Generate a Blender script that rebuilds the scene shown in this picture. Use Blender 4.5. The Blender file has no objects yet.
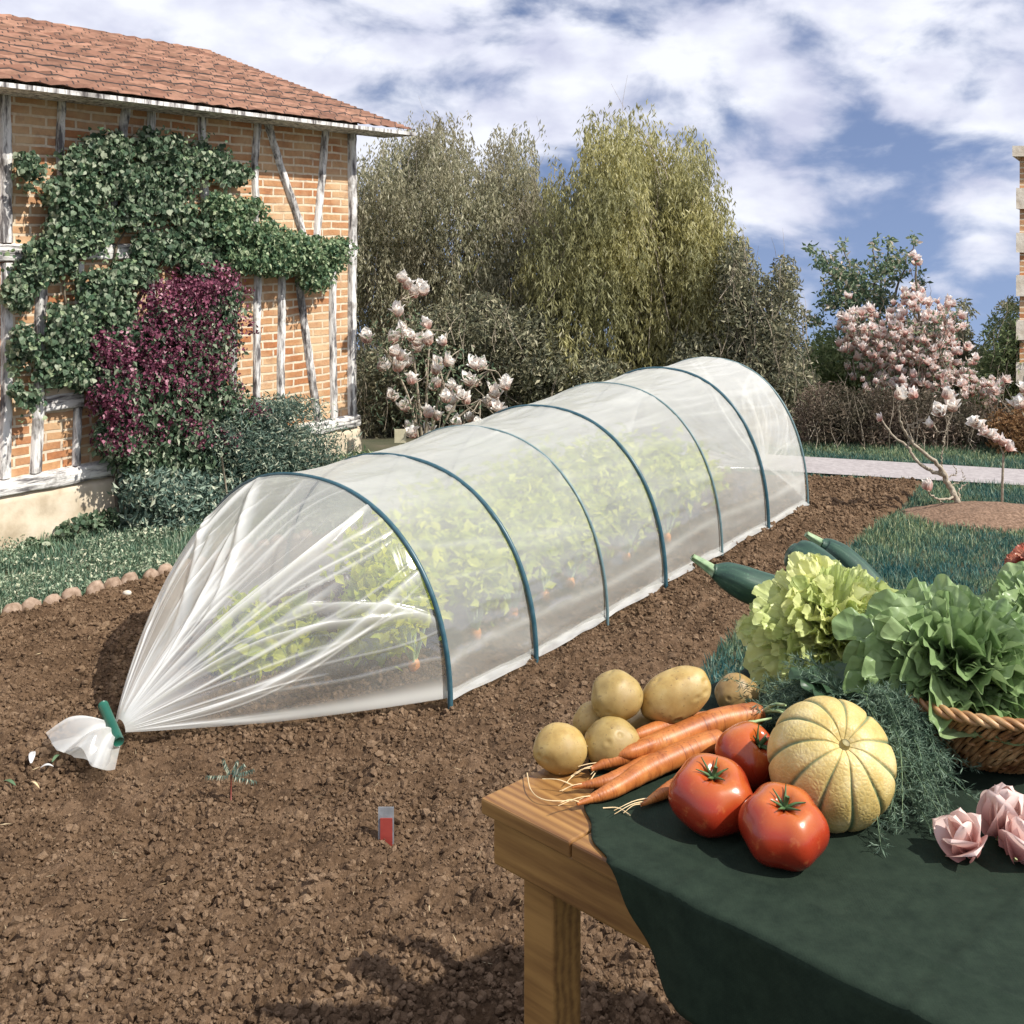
EXPO, CLX, CLZ = 0.74, 0.35, 0.1
import bpy, math, random
import numpy as np
from mathutils import Vector, Matrix
R = math.radians
rng = np.random.default_rng(7)
random.seed(7)
SC = bpy.context.scene
COL = SC.collection
F, YH, H = 1100.0, 240.0, 1.7          # focal length in px, horizon row, eye height (m)

def W(px, py, d):                       # photo position at depth d -> world point
    return np.array([(px-512)/F*d, d, H-(py-YH)/F*d])
def G(px, py, z=0.0):                   # photo position -> point on a level plane
    d = (H-z)*F/(py-YH)
    return np.array([(px-512)/F*d, d, z])

# ------------------------------------------------------------ numpy noise
def _h(ix, iy, iz, seed):
    n = (ix*374761393 + iy*668265263 + iz*2147483647 + seed*1274126177) & 0xffffffff
    n = ((n ^ (n >> 13))*1274126177) & 0xffffffff
    n = ((n ^ (n >> 16))*2246822519) & 0xffffffff
    return ((n ^ (n >> 15)) & 0xffffff)/float(0xffffff)
def vn(p, seed=0):
    p = np.asarray(p, float)
    i = np.floor(p).astype(np.int64); f = p-i; f = f*f*(3-2*f)
    x, y, z = i[..., 0], i[..., 1], i[..., 2]
    fx, fy, fz = f[..., 0], f[..., 1], f[..., 2]
    r = 0
    for dx in (0, 1):
        for dy in (0, 1):
            for dz in (0, 1):
                w = (fx if dx else 1-fx)*(fy if dy else 1-fy)*(fz if dz else 1-fz)
                r = r+w*_h(x+dx, y+dy, z+dz, seed)
    return r*2-1
def fbm(p, octv=4, seed=0, gain=.5, lac=2.03):
    p = np.asarray(p, float); a = 1; s = 0; t = 0
    for o in range(octv):
        s = s+a*vn(p*(lac**o)+17.3*o, seed+o); t += a; a *= gain
    return s/t
def p3(x, y, z=0.0):
    return np.stack(np.broadcast_arrays(np.asarray(x, float), np.asarray(y, float), np.asarray(z, float)), -1)

# ------------------------------------------------------------ mesh building
class MB:
    def __init__(s): s.V = []; s.F = []; s.U = []; s.A = []; s.n = 0; s.hasuv = False; s.M = []
    def add(s, V, F_, uv=None, att=None, mi=0):
        V = np.asarray(V, float).reshape(-1, 3)
        if not isinstance(F_, list): F_ = [F_]
        for f in F_:
            f = np.asarray(f, np.int64)
            if len(f): s.F.append(f+s.n); s.M.append(np.full(len(f), mi))
        s.V.append(V); s.n += len(V)
        if uv is not None: s.hasuv = True
        s.U.append(np.zeros((len(V), 2)) if uv is None else np.asarray(uv, float).reshape(-1, 2))
        s.A.append(np.zeros(len(V)) if att is None else np.asarray(att, float).ravel())
    def mesh(s, name, mats, smooth=True):
        V = np.concatenate(s.V); me = bpy.data.meshes.new(name)
        me.vertices.add(len(V)); me.vertices.foreach_set('co', V.ravel())
        tot = np.concatenate([np.full(len(f), f.shape[1]) for f in s.F])
        li = np.concatenate([f.ravel() for f in s.F])
        me.loops.add(len(li)); me.loops.foreach_set('vertex_index', li.astype(np.int32))
        me.polygons.add(len(tot))
        st = np.concatenate([[0], np.cumsum(tot)[:-1]])
        me.polygons.foreach_set('loop_start', st.astype(np.int32))
        me.polygons.foreach_set('loop_total', tot.astype(np.int32))
        me.polygons.foreach_set('material_index', np.concatenate(s.M).astype(np.int32))
        me.polygons.foreach_set('use_smooth', np.full(len(tot), smooth))
        if s.hasuv:
            U = np.concatenate(s.U); l = me.uv_layers.new(name='UVMap')
            l.data.foreach_set('uv', U[li].ravel())
        A = np.concatenate(s.A)
        if A.any():
            at = me.attributes.new('film_weight', 'FLOAT', 'POINT'); at.data.foreach_set('value', A)
        for m in (mats if isinstance(mats, (list, tuple)) else [mats]): me.materials.append(m)
        me.update(calc_edges=True); me.validate()
        return me
    def build(s, name, mats, parent=None, smooth=True):
        o = bpy.data.objects.new(name, s.mesh(name, mats, smooth)); COL.objects.link(o)
        if parent is not None:
            o.parent = parent
            if parent.type == 'EMPTY' or True:
                o.matrix_parent_inverse = world_inv(parent)
        return o
def world_inv(p):
    M = Matrix.Identity(4); q = p; L = []
    while q is not None:
        L.append(q); q = q.parent
    for q in reversed(L):
        M = M @ q.matrix_parent_inverse @ Matrix.LocRotScale(q.location, q.rotation_euler, q.scale)
    return M.inverted()

def tag(o, label=None, cat=None, group=None, kind=None):
    if label: o['label'] = label
    if cat: o['category'] = cat
    if group: o['group'] = group
    if kind: o['kind'] = kind
    return o
def empty(name, loc, label, cat, group=None):
    o = bpy.data.objects.new(name, None); COL.objects.link(o)
    o.location = [float(v) for v in loc]; o.empty_display_size = .05
    return tag(o, label, cat, group)

def grid_faces(nu, nv, wrapu=False, wrapv=False):
    i = np.arange(nu if wrapu else nu-1); j = np.arange(nv if wrapv else nv-1)
    I, J = np.meshgrid(i, j, indexing='ij'); I2 = (I+1) % nu; J2 = (J+1) % nv
    return np.stack([I*nv+J, I2*nv+J, I2*nv+J2, I*nv+J2], -1).reshape(-1, 4)
def box(mb, x0, x1, y0, y1, z0, z1, M=None, org=(0, 0, 0), uv=False):
    v = np.array([[x, y, z] for x in (x0, x1) for y in (y0, y1) for z in (z0, z1)], float)
    if M is not None: v = v@np.asarray(M).T
    v = v+np.asarray(org)
    f = np.array([[0, 1, 3, 2], [4, 6, 7, 5], [0, 4, 5, 1], [2, 3, 7, 6], [0, 2, 6, 4], [1, 5, 7, 3]])
    mb.add(v, f)
def tube(mb, P, r, n=8, cap=True, uvs=False, prof=None):
    P = np.asarray(P, float); m = len(P)
    r = np.broadcast_to(np.asarray(r, float), (m,))
    T = np.gradient(P, axis=0); T /= np.linalg.norm(T, axis=1)[:, None]+1e-9
    a = np.array([0, 0, 1.]) if abs(T[0, 2]) < .9 else np.array([1., 0, 0])
    N = np.zeros_like(P); u = a-T[0]*a.dot(T[0]); u /= np.linalg.norm(u); N[0] = u
    for i in range(1, m):
        u = N[i-1]-T[i]*N[i-1].dot(T[i]); N[i] = u/(np.linalg.norm(u)+1e-9)
    B = np.cross(T, N); th = np.arange(n)*2*math.pi/n
    k = np.ones((m, n)) if prof is None else prof(np.linspace(0, 1, m)[:, None], th[None, :])*np.ones((m, n))
    V = P[:, None]+(r[:, None]*k)[..., None]*(np.cos(th)[None, :, None]*N[:, None]+np.sin(th)[None, :, None]*B[:, None])
    fs = [grid_faces(m, n, wrapv=True)[:, ::-1]]
    VV = V.reshape(-1, 3)
    if cap:
        VV = np.vstack([VV, P[0], P[-1]]); j = np.arange(n); a0 = m*n
        fs.append(np.stack([np.full(n, a0), (j+1) % n, j], -1)[:, ::-1])
        fs.append(np.stack([np.full(n, a0+1), (m-1)*n+j, (m-1)*n+(j+1) % n], -1)[:, ::-1])
    uv = None
    if uvs:
        uu = np.repeat(np.linspace(0, 1, m), n); vv = np.tile(np.arange(n)/n, m); uv = np.stack([uu, vv], -1)
        if cap: uv = np.vstack([uv, [0, 0], [1, 0]])
    mb.add(VV, fs, uv)
def smoothpath(P, n):
    P = np.asarray(P, float); t = np.linspace(0, 1, len(P)); tt = np.linspace(0, 1, n)
    Q = np.vstack([2*P[0]-P[1], P, 2*P[-1]-P[-2]]); out = []
    for x in tt*(len(P)-1):
        i = min(int(x), len(P)-2); f = x-i; a, b, c, d = Q[i], Q[i+1], Q[i+2], Q[i+3]
        out.append(.5*((2*b)+(c-a)*f+(2*a-5*b+4*c-d)*f*f+(3*b-a-3*c+d)*f**3))
    return np.array(out)
def ico(sub=2):
    import bmesh
    bm = bmesh.new(); bmesh.ops.create_icosphere(bm, subdivisions=sub, radius=1)
    v = np.array([q.co[:] for q in bm.verts]); f = np.array([[w.index for w in q.verts] for q in bm.faces]); bm.free()
    return v, f
ICO1, ICO2, ICO4, ICO5 = ico(1), ico(2), ico(4), ico(5)

def frames(fwd, nrm):
    f = fwd/(np.linalg.norm(fwd, axis=1)[:, None]+1e-9)
    x = np.cross(f, nrm); x /= np.linalg.norm(x, axis=1)[:, None]+1e-9
    z = np.cross(x, f)
    return np.stack([x, f, z], -1)      # columns x,y(forward),z(normal)
def scatter(mb, tmpl, P, Rm, S, att=None):
    tv, tf = tmpl; N = len(P); S = np.asarray(S, float)
    if S.ndim == 1: S = S[:, None, None]*np.ones(3)
    else: S = S[:, None, :]
    V = np.einsum('nij,nkj->nki', Rm, tv[None]*S)+P[:, None]
    k = len(tv); off = (np.arange(N)*k)[:, None, None]
    fs = [ (t[None]+off).reshape(-1, t.shape[1]) for t in (tf if isinstance(tf, list) else [tf])]
    mb.add(V.reshape(-1, 3), fs, att=None if att is None else np.repeat(att, k))
def rdir(n, r=None):
    r = r or rng; v = r.normal(size=(n, 3)); return v/np.linalg.norm(v, axis=1)[:, None]
def rrot(n):
    return frames(rdir(n), rdir(n))
def leaf(w, fold=.12, droop=.1):
    return (np.array([[0, 0, 0], [w/2, .45, fold], [0, 1, -droop], [-w/2, .45, fold]]), np.array([[0, 1, 2], [0, 2, 3]]))
def leaf_big(w, fold=.1, droop=.15):
    v = np.array([[0, 0, 0], [w*.42, .12, fold], [w*.5, .45, fold], [w*.28, .75, fold*.4], [0, 1, -droop], [-w*.28, .75, fold*.4], [-w*.5, .45, fold], [-w*.42, .12, fold], [0, .5, 0]])
    f = np.array([[8, 0, 1], [8, 1, 2], [8, 2, 3], [8, 3, 4], [8, 4, 5], [8, 5, 6], [8, 6, 7], [8, 7, 0]])
    return v, f

# ------------------------------------------------------------ materials
def newmat(name):
    m = bpy.data.materials.new(name); m.use_nodes = True; nt = m.node_tree
    for n in list(nt.nodes): nt.nodes.remove(n)
    return m, nt
def N(nt, t, **k):
    n = nt.nodes.new(t)
    for a, b in k.items(): setattr(n, a, b)
    return n
def ramp(nt, stops, fac=None, interp='LINEAR'):
    r = N(nt, 'ShaderNodeValToRGB'); r.color_ramp.interpolation = interp
    e = r.color_ramp.elements
    while len(e) < len(stops): e.new(.5)
    for i, (p, c) in enumerate(stops):
        e[i].position = p; e[i].color = (*c, 1) if len(c) == 3 else c
    if fac is not None: nt.links.new(fac, r.inputs[0])
    return r.outputs[0]
def noise(nt, scale, detail=4, rough=.55, vec=None, dist=0):
    n = N(nt, 'ShaderNodeTexNoise'); n.inputs['Scale'].default_value = scale; n.inputs['Detail'].default_value = detail
    n.inputs['Roughness'].default_value = rough; n.inputs['Distortion'].default_value = dist
    if vec is None:
        tc = N(nt, 'ShaderNodeTexCoord'); vec = tc.outputs['Object']
    nt.links.new(vec, n.inputs['Vector']); return n.outputs['Fac']
def objco(nt, scale=(1, 1, 1), src='Object'):
    tc = N(nt, 'ShaderNodeTexCoord'); mp = N(nt, 'ShaderNodeMapping'); mp.inputs['Scale'].default_value = scale
    nt.links.new(tc.outputs[src], mp.inputs['Vector']); return mp.outputs['Vector']
def mixc(nt, a, b, fac, mode='MIX'):
    m = N(nt, 'ShaderNodeMix'); m.data_type = 'RGBA'; m.blend_type = mode
    for s, v in ((6, a), (7, b)):
        if hasattr(v, 'links'): nt.links.new(v, m.inputs[s])
        else: m.inputs[s].default_value = (*v, 1)
    if hasattr(fac, 'links'): nt.links.new(fac, m.inputs[0])
    else: m.inputs[0].default_value = fac
    return m.outputs[2]
def principled(nt, col, rough=.6, bump=None, bstr=.3, bdist=.01, spec=.5, sub=0, coat=0, subr=(.01, .005, .003)):
    p = N(nt, 'ShaderNodeBsdfPrincipled')
    if hasattr(col, 'links'): nt.links.new(col, p.inputs['Base Color'])
    else: p.inputs['Base Color'].default_value = (*col, 1)
    if hasattr(rough, 'links'): nt.links.new(rough, p.inputs['Roughness'])
    else: p.inputs['Roughness'].default_value = rough
    p.inputs['Specular IOR Level'].default_value = spec
    if sub: p.inputs['Subsurface Weight'].default_value = sub; p.inputs['Subsurface Radius'].default_value = subr; p.inputs['Subsurface Scale'].default_value = 1
    if coat: p.inputs['Coat Weight'].default_value = coat; p.inputs['Coat Roughness'].default_value = .06
    if bump is not None:
        b = N(nt, 'ShaderNodeBump'); b.inputs['Strength'].default_value = bstr; b.inputs['Distance'].default_value = bdist
        nt.links.new(bump, b.inputs['Height']); nt.links.new(b.outputs[0], p.inputs['Normal'])
    return p
def out(nt, sh):
    o = N(nt, 'ShaderNodeOutputMaterial'); nt.links.new(sh, o.inputs['Surface'])
def leafmat(name, stops, rough=.55, trans=.35, patch=None, pscale=1.5, spec=.3):
    m, nt = newmat(name); g = N(nt, 'ShaderNodeNewGeometry')
    c = ramp(nt, stops, g.outputs['Random Per Island'])
    if patch:
        f = ramp(nt, [(.43, (0, 0, 0)), (.62, (1, 1, 1))], noise(nt, pscale, 3))
        c = mixc(nt, c, mixc(nt, c, patch, .65), f)
    p = principled(nt, c, rough, spec=spec)
    t = N(nt, 'ShaderNodeBsdfTranslucent'); nt.links.new(c, t.inputs['Color'])
    mx = N(nt, 'ShaderNodeMixShader'); mx.inputs[0].default_value = trans
    nt.links.new(p.outputs[0], mx.inputs[1]); nt.links.new(t.outputs[0], mx.inputs[2]); out(nt, mx.outputs[0])
    return m
def simple(name, stops, nscale=20, rough=.6, bstr=.3, bdist=.005, detail=5, vec_scale=None, **k):
    m, nt = newmat(name); v = objco(nt, vec_scale) if vec_scale else None
    f = noise(nt, nscale, detail, vec=v); c = ramp(nt, stops, f)
    out(nt, principled(nt, c, rough, f, bstr, bdist, **k).outputs[0]); return m

# soil
def soilmat(name, dark, mid, light, island=False):
    m, nt = newmat(name)
    f1 = noise(nt, 7, 5, .65); f2 = noise(nt, 90, 5, .7)
    c = ramp(nt, [(.3, dark), (.5, mid), (.72, light)], f1)
    c2 = ramp(nt, [(.3, dark), (.52, mid), (.75, light)], f2)
    c = mixc(nt, c, c2, .5)
    if island:
        g = N(nt, 'ShaderNodeNewGeometry')
        c = mixc(nt, c, ramp(nt, [(0, dark), (.5, mid), (1, light)], g.outputs['Random Per Island']), .32)
    out(nt, principled(nt, c, .95, f2, .9, .012, spec=.15).outputs[0]); return m
M_soil = soilmat('soil', (.035, .02, .011), (.135, .083, .047), (.29, .19, .118))
M_clod = soilmat('soil_clods', (.055, .033, .018), (.175, .11, .064), (.38, .265, .17), True)
M_ground = simple('ground', [(.3, (.05, .06, .025)), (.6, (.09, .085, .045)), (.8, (.15, .12, .08))], 3, .95, .6, .03)
M_path = simple('path', [(.3, (.30, .27, .265)), (.7, (.42, .385, .375))], 25, .95, .6, .006)
M_mulch = simple('mulch', [(.3, (.1, .06, .035)), (.55, (.22, .135, .085)), (.75, (.33, .22, .15))], 60, .95, .8, .01)
# building
def brickmat():
    m, nt = newmat('brick'); uv = N(nt, 'ShaderNodeTexCoord').outputs['UV']
    wob = N(nt, 'ShaderNodeTexNoise'); wob.inputs['Scale'].default_value = 6; nt.links.new(uv, wob.inputs['Vector'])
    va = N(nt, 'ShaderNodeVectorMath', operation='SCALE'); va.inputs['Scale'].default_value = .018; nt.links.new(wob.outputs['Color'], va.inputs[0])
    ad = N(nt, 'ShaderNodeVectorMath', operation='ADD'); nt.links.new(uv, ad.inputs[0]); nt.links.new(va.outputs[0], ad.inputs[1])
    b = N(nt, 'ShaderNodeTexBrick'); nt.links.new(ad.outputs[0], b.inputs['Vector'])
    b.inputs['Scale'].default_value = 1; b.inputs['Brick Width'].default_value = .19; b.inputs['Row Height'].default_value = .056
    b.inputs['Mortar Size'].default_value = .0085; b.inputs['Mortar Smooth'].default_value = .25; b.inputs['Bias'].default_value = -.1
    b.inputs['Color1'].default_value = (.48, .21, .095, 1); b.inputs['Color2'].default_value = (.62, .38, .2, 1); b.inputs['Mortar'].default_value = (.8, .72, .58, 1)
    f = noise(nt, 30, 5, .7, vec=uv); f2 = noise(nt, 3.5, 2, .5, vec=uv)
    c = mixc(nt, b.outputs['Color'], ramp(nt, [(.3, (.42, .3, .22)), (.7, (1, .93, .82))], f), .5, 'MULTIPLY')
    c = mixc(nt, c, (.7, .52, .32), ramp(nt, [(.4, (0, 0, 0)), (.68, (.65, .65, .65))], f2)); f4 = noise(nt, 9, 4, .6, vec=uv); c = mixc(nt, c, (.3, .15, .09), ramp(nt, [(.55, (0, 0, 0)), (.75, (.6, .6, .6))], f4))
    inv = N(nt, 'ShaderNodeMath', operation='MULTIPLY_ADD'); nt.links.new(b.outputs['Fac'], inv.inputs[0]); inv.inputs[1].default_value = -1.0; nt.links.new(f, inv.inputs[2])
    out(nt, principled(nt, c, .9, inv.outputs[0], .7, .008, spec=.2).outputs[0]); return m
M_brick = brickmat()
def timbermat(sc=(18, 18, 3)):
    m, nt = newmat('limewashed_timber'); v = objco(nt, sc); f = noise(nt, 1.6, 6, .65, vec=v); f2 = noise(nt, 5, 4, .7)
    c = ramp(nt, [(.38, (.13, .12, .12)), (.46, (.45, .43, .41)), (.54, (.8, .78, .74))], f)
    c = mixc(nt, c, ramp(nt, [(.36, (.2, .18, .17)), (.47, (1, 1, 1))], f2), .7, 'MULTIPLY')
    out(nt, principled(nt, c, .85, f, .8, .015, spec=.2).outputs[0]); return m
M_timber = timbermat(); M_beam = timbermat((3, 3, 26))
M_plinth = simple('limewash_render', [(.28, (.42, .33, .22)), (.5, (.64, .54, .4)), (.75, (.76, .67, .53))], 6, .92, .4, .02)
def roofmat():
    m, nt = newmat('roof_tiles'); uv = N(nt, 'ShaderNodeTexCoord').outputs['UV']; b = N(nt, 'ShaderNodeTexBrick'); nt.links.new(uv, b.inputs['Vector'])
    for k_, v_ in (('Scale', 1), ('Brick Width', .16), ('Row Height', .1), ('Mortar Size', .006), ('Mortar Smooth', .3)): b.inputs[k_].default_value = v_
    b.inputs['Color1'].default_value = (.2, .09, .055, 1); b.inputs['Color2'].default_value = (.38, .2, .13, 1); b.inputs['Mortar'].default_value = (.04, .025, .02, 1)
    f = noise(nt, 7, 5, .65); c = mixc(nt, b.outputs['Color'], ramp(nt, [(.35, (.45, .45, .4)), (.6, (1, 1, 1))], f), .8, 'MULTIPLY')
    out(nt, principled(nt, c, .9, f, .5, .02).outputs[0]); return m
M_roof = roofmat()
M_stone = simple('pale_stone', [(.3, (.5, .42, .32)), (.6, (.72, .66, .56)), (.8, (.82, .78, .7))], 9, .9, .5, .02)
M_terra = simple('edging', [(.3, (.2, .13, .085)), (.55, (.35, .25, .18)), (.8, (.46, .36, .27))], 30, .9, .6, .006)
M_bark = simple('bark', [(.3, (.1, .08, .06)), (.6, (.24, .2, .15)), (.8, (.4, .36, .28))], 40, .9, .7, .006)
M_palebark = simple('pale_bark', [(.3, (.22, .17, .12)), (.6, (.42, .36, .27)), (.8, (.52, .47, .38))], 60, .85, .5, .004)
# foliage
M_vine = leafmat('vine_leaves', [(0, (.03, .065, .035)), (.35, (.09, .15, .085)), (.7, (.2, .27, .165)), (1, (.46, .5, .36))], .5, .3)
M_vine2 = leafmat('climber_leaves', [(0, (0.0438, 0.1, 0.0562)), (.4, (0.125, 0.206, 0.106)), (.75, (0.25, 0.338, 0.175)), (1, (0.525, 0.575, 0.362))], .5, .3)
M_purple = leafmat('purple_petals', [(0, (0.075, 0.0175, 0.0375)), (.5, (0.175, 0.0438, 0.0813)), (.85, (0.312, 0.0938, 0.15)), (1, (0.625, 0.375, 0.425))], .6, .25)
M_rose = leafmat('shrub_leaves', [(0, (0.05, 0.0938, 0.075)), (.5, (0.15, 0.225, 0.181)), (.8, (0.35, 0.438, 0.338)), (1, (0.75, 0.75, 0.575))], .6, .25)
M_grass = leafmat('grass_blades', [(0, (0.084, 0.154, 0.105)), (.5, (0.224, 0.35, 0.224)), (.8, (0.42, 0.532, 0.336)), (1, (0.9, 0.9, 0.672))], .6, .3, patch=(.05, .12, .09), pscale=1.1)
M_grass2 = leafmat('lawn_blades', [(0, (.05, .12, .09)), (.45, (.14, .23, .14)), (.8, (.32, .39, .2)), (1, (.6, .6, .36))], .6, .3, patch=(.006, .11, .14), pscale=1.3)  # bluish patch tone; the lawn's shade is painted into the blade colour with it
M_willow = leafmat('willow_leaves', [(0, (.24, .23, .10)), (.4, (.52, .49, .22)), (.75, (.72, .67, .34)), (1, (.86, .82, .54))], .65, .48, patch=(.26, .27, .15), pscale=1.3)
M_greytree = leafmat('grey_leaves', [(0, (.2, .21, .13)), (.5, (.44, .43, .28)), (.85, (.62, .58, .4)), (1, (.8, .76, .58))], .7, .42, patch=(.36, .32, .22), pscale=1.2)
M_darkbush = leafmat('dark_leaves', [(0, (0.09, 0.0975, 0.0675)), (.5, (0.21, 0.217, 0.135)), (.9, (0.405, 0.375, 0.24)), (1, (0.675, 0.63, 0.45))], .7, .25)
M_brown = leafmat('brown_twigs', [(0, (0.0875, 0.0625, 0.0438)), (.5, (0.2, 0.15, 0.112)), (.9, (0.35, 0.263, 0.2)), (1, (0.525, 0.438, 0.35))], .8, .2, patch=(.05, .06, .03))
M_fresh = leafmat('fresh_leaves', [(0, (.12, .17, .08)), (.5, (.26, .33, .15)), (.9, (.4, .46, .23)), (1, (.52, .54, .33))], .6, .35)
M_sparse = leafmat('sparse_leaves', [(0, (0.065, 0.117, 0.078)), (.5, (0.169, 0.247, 0.143)), (.85, (0.351, 0.39, 0.234)), (1, (0.78, 0.65, 0.546))], .6, .35)
M_inplant = leafmat('seedling_leaves', [(0, (.3, .4, .02)), (.5, (.6, .66, .03)), (1, (.8, .8, .06))], .6, .5)
M_insoft = leafmat('row_crop_leaves', [(0, (.24, .33, .03)), (.5, (.5, .58, .05)), (1, (.74, .76, .10))], .6, .5)
M_dill = leafmat('dill_fronds', [(0, (.045, .09, .06)), (.5, (.12, .19, .125)), (1, (.3, .4, .29))], .55, .3)
M_stem = simple('green_stem', [(.3, (.22, .34, .12)), (.7, (.5, .6, .32))], 60, .5)
M_darkstem = simple('climber_stem', [(.3, (.08, .06, .04)), (.7, (.2, .16, .11))], 30, .8)
# ------------------------------------------------------------ camera, light, sky
cam = bpy.data.cameras.new('camera'); co = bpy.data.objects.new('camera', cam); COL.objects.link(co)
co.location = (0, 0, H); co.rotation_euler = (R(90), 0, 0)
cam.sensor_width = 36; cam.lens = F/1024*36; cam.shift_y = -(512-YH)/1024; cam.clip_end = 5000; cam.clip_start = .05
SC.camera = co
SUN = np.array([.72, -.34, .85]); SUN = SUN/np.linalg.norm(SUN)
sl = bpy.data.lights.new('sun', 'SUN'); sl.energy = 3.4; sl.angle = R(.8); sl.color = (1, .955, .88)
so = bpy.data.objects.new('sun', sl); COL.objects.link(so); so.location = (4, -3, 8)
so.rotation_euler = Vector(SUN).to_track_quat('Z', 'Y').to_euler()
w = bpy.data.worlds.new('World'); SC.world = w; w.use_nodes = True; nt = w.node_tree
for n in list(nt.nodes): nt.nodes.remove(n)
tc = N(nt, 'ShaderNodeTexCoord'); gen = tc.outputs['Generated']
sky = N(nt, 'ShaderNodeTexSky'); sky.sky_type = 'NISHITA'; sky.sun_disc = False
sky.sun_elevation = math.asin(SUN[2]); sky.sun_rotation = math.atan2(SUN[0], SUN[1]); sky.dust_density = .4; sky.ozone_density = 2.5
mp = N(nt, 'ShaderNodeVectorMath', operation='ADD'); mp.inputs[1].default_value = (0, 0, .32); nt.links.new(gen, mp.inputs[0])
nm = N(nt, 'ShaderNodeVectorMath', operation='NORMALIZE'); nt.links.new(mp.outputs[0], nm.inputs[0]); nt.links.new(nm.outputs[0], sky.inputs['Vector'])
# clouds: noise over the sky direction, bands flattened towards the horizon
m2 = N(nt, 'ShaderNodeMapping'); m2.inputs['Scale'].default_value = (1, 1, 1.9); m2.inputs['Location'].default_value = (CLX, 0, CLZ); nt.links.new(gen, m2.inputs['Vector'])
cn = N(nt, 'ShaderNodeTexNoise'); cn.inputs['Scale'].default_value = 9; cn.inputs['Detail'].default_value = 7; cn.inputs['Roughness'].default_value = .52
cn.inputs['Distortion'].default_value = .25; nt.links.new(m2.outputs[0], cn.inputs['Vector'])
sx = N(nt, 'ShaderNodeSeparateXYZ'); nt.links.new(gen, sx.inputs[0])
mr = N(nt, 'ShaderNodeMapRange'); mr.inputs[1].default_value = -.10; mr.inputs[2].default_value = .10; mr.inputs[3].default_value = -.11; mr.inputs[4].default_value = .16
nt.links.new(sx.outputs[2], mr.inputs[0])
ca = N(nt, 'ShaderNodeMath', operation='ADD'); nt.links.new(cn.outputs['Fac'], ca.inputs[0]); nt.links.new(mr.outputs[0], ca.inputs[1])
cf = ramp(nt, [(.45, (0, 0, 0)), (.68, (1, 1, 1))], ca.outputs[0], 'EASE')
skyc = mixc(nt, sky.outputs[0], (.66, .56, .56), 1.0, 'MULTIPLY')
cn2 = N(nt, 'ShaderNodeTexNoise'); cn2.inputs['Scale'].default_value = 14; cn2.inputs['Detail'].default_value = 5; nt.links.new(m2.outputs[0], cn2.inputs['Vector'])
cc = ramp(nt, [(.3, (2.6, 2.7, 3.4)), (.65, (3.9, 4.0, 4.4))], cn2.outputs['Fac'])
col = mixc(nt, skyc, cc, cf)
bg = N(nt, 'ShaderNodeBackground'); bg.inputs['Strength'].default_value = .15; nt.links.new(col, bg.inputs['Color'])
ow = N(nt, 'ShaderNodeOutputWorld'); nt.links.new(bg.outputs[0], ow.inputs['Surface'])
SC.view_settings.view_transform = 'Standard'; SC.view_settings.look = 'None'; SC.view_settings.gamma = 1; SC.view_settings.exposure = EXPO
SC.cycles.use_denoising = True; SC.cycles.transparent_max_bounces = 24; SC.cycles.max_bounces = 8
SC.cycles.diffuse_bounces = 3; SC.cycles.transmission_bounces = 6; SC.cycles.caustics_reflective = False; SC.cycles.caustics_refractive = False
SC.cycles.sample_clamp_indirect = 8

# ------------------------------------------------------------ ground layout
def sdf(P, poly):                        # signed distance to polygon, negative inside
    P = np.asarray(P, float); poly = np.asarray(poly, float); d = np.full(len(P), 1e9); ins = np.zeros(len(P), bool)
    for i in range(len(poly)):
        a = poly[i]; b = poly[(i+1) % len(poly)]; ab = b-a; ap = P-a
        t = np.clip((ap@ab)/(ab@ab), 0, 1); d = np.minimum(d, np.linalg.norm(ap-t[:, None]*ab, axis=1))
        c = ((a[1] > P[:, 1]) != (b[1] > P[:, 1])); dy = (b[1]-a[1]) or 1e-12
        ins ^= c & (P[:, 0] < (b[0]-a[0])*(P[:, 1]-a[1])/dy+a[0])
    return np.where(ins, -d, d)
g2 = lambda x, y: G(x, y)[:2]
EDG0, EDG1 = g2(0, 619), g2(215, 563)
ed = (EDG1-EDG0)/np.linalg.norm(EDG1-EDG0)
soil_poly = [EDG0-ed*4.0, EDG0, EDG1, EDG1+ed*3.1, g2(806, 478), g2(924, 482), g2(903, 505), g2(880, 520), g2(856, 540), g2(838, 560), g2(800, 582), g2(765, 608), g2(735, 632), g2(705, 662), g2(668, 720), (.78, 3.2), (1.05, 2.2), (1.05, 1.2), (-4.5, 1.2)]
soil_poly = np.array(soil_poly)
mound_c = g2(990, 516); mound_r = (.52, .32)
path_poly = np.array([g2(700, 468), g2(805, 474), g2(1024, 487), g2(1024, 487)+(3.5, -1.2), g2(1024, 471)+(3.5, -1.2), g2(1024, 471), g2(805, 458), g2(700, 452)])
def terrain(x, y):
    r = np.maximum(y-9.2, 0)
    return -.1*r+.02*np.sin(x*1.3+y)*(y > 3)*0
# base sheet
gx = np.concatenate([[-900, -300, -100, -40, -15], np.arange(-8, 8.01, .5), [15, 40, 100, 300, 900]])
gy = np.concatenate([[-300, -60, -15, -3], np.arange(0, 14.01, .4), [18, 25, 40, 80, 200, 600, 1500]])
X, Y = np.meshgrid(gx, gy, indexing='ij')
mb = MB(); mb.add(np.stack([X, Y, terrain(X, Y)-.02], -1), grid_faces(len(gx), len(gy)))
tag(mb.build('ground', M_ground), kind='structure')
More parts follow.
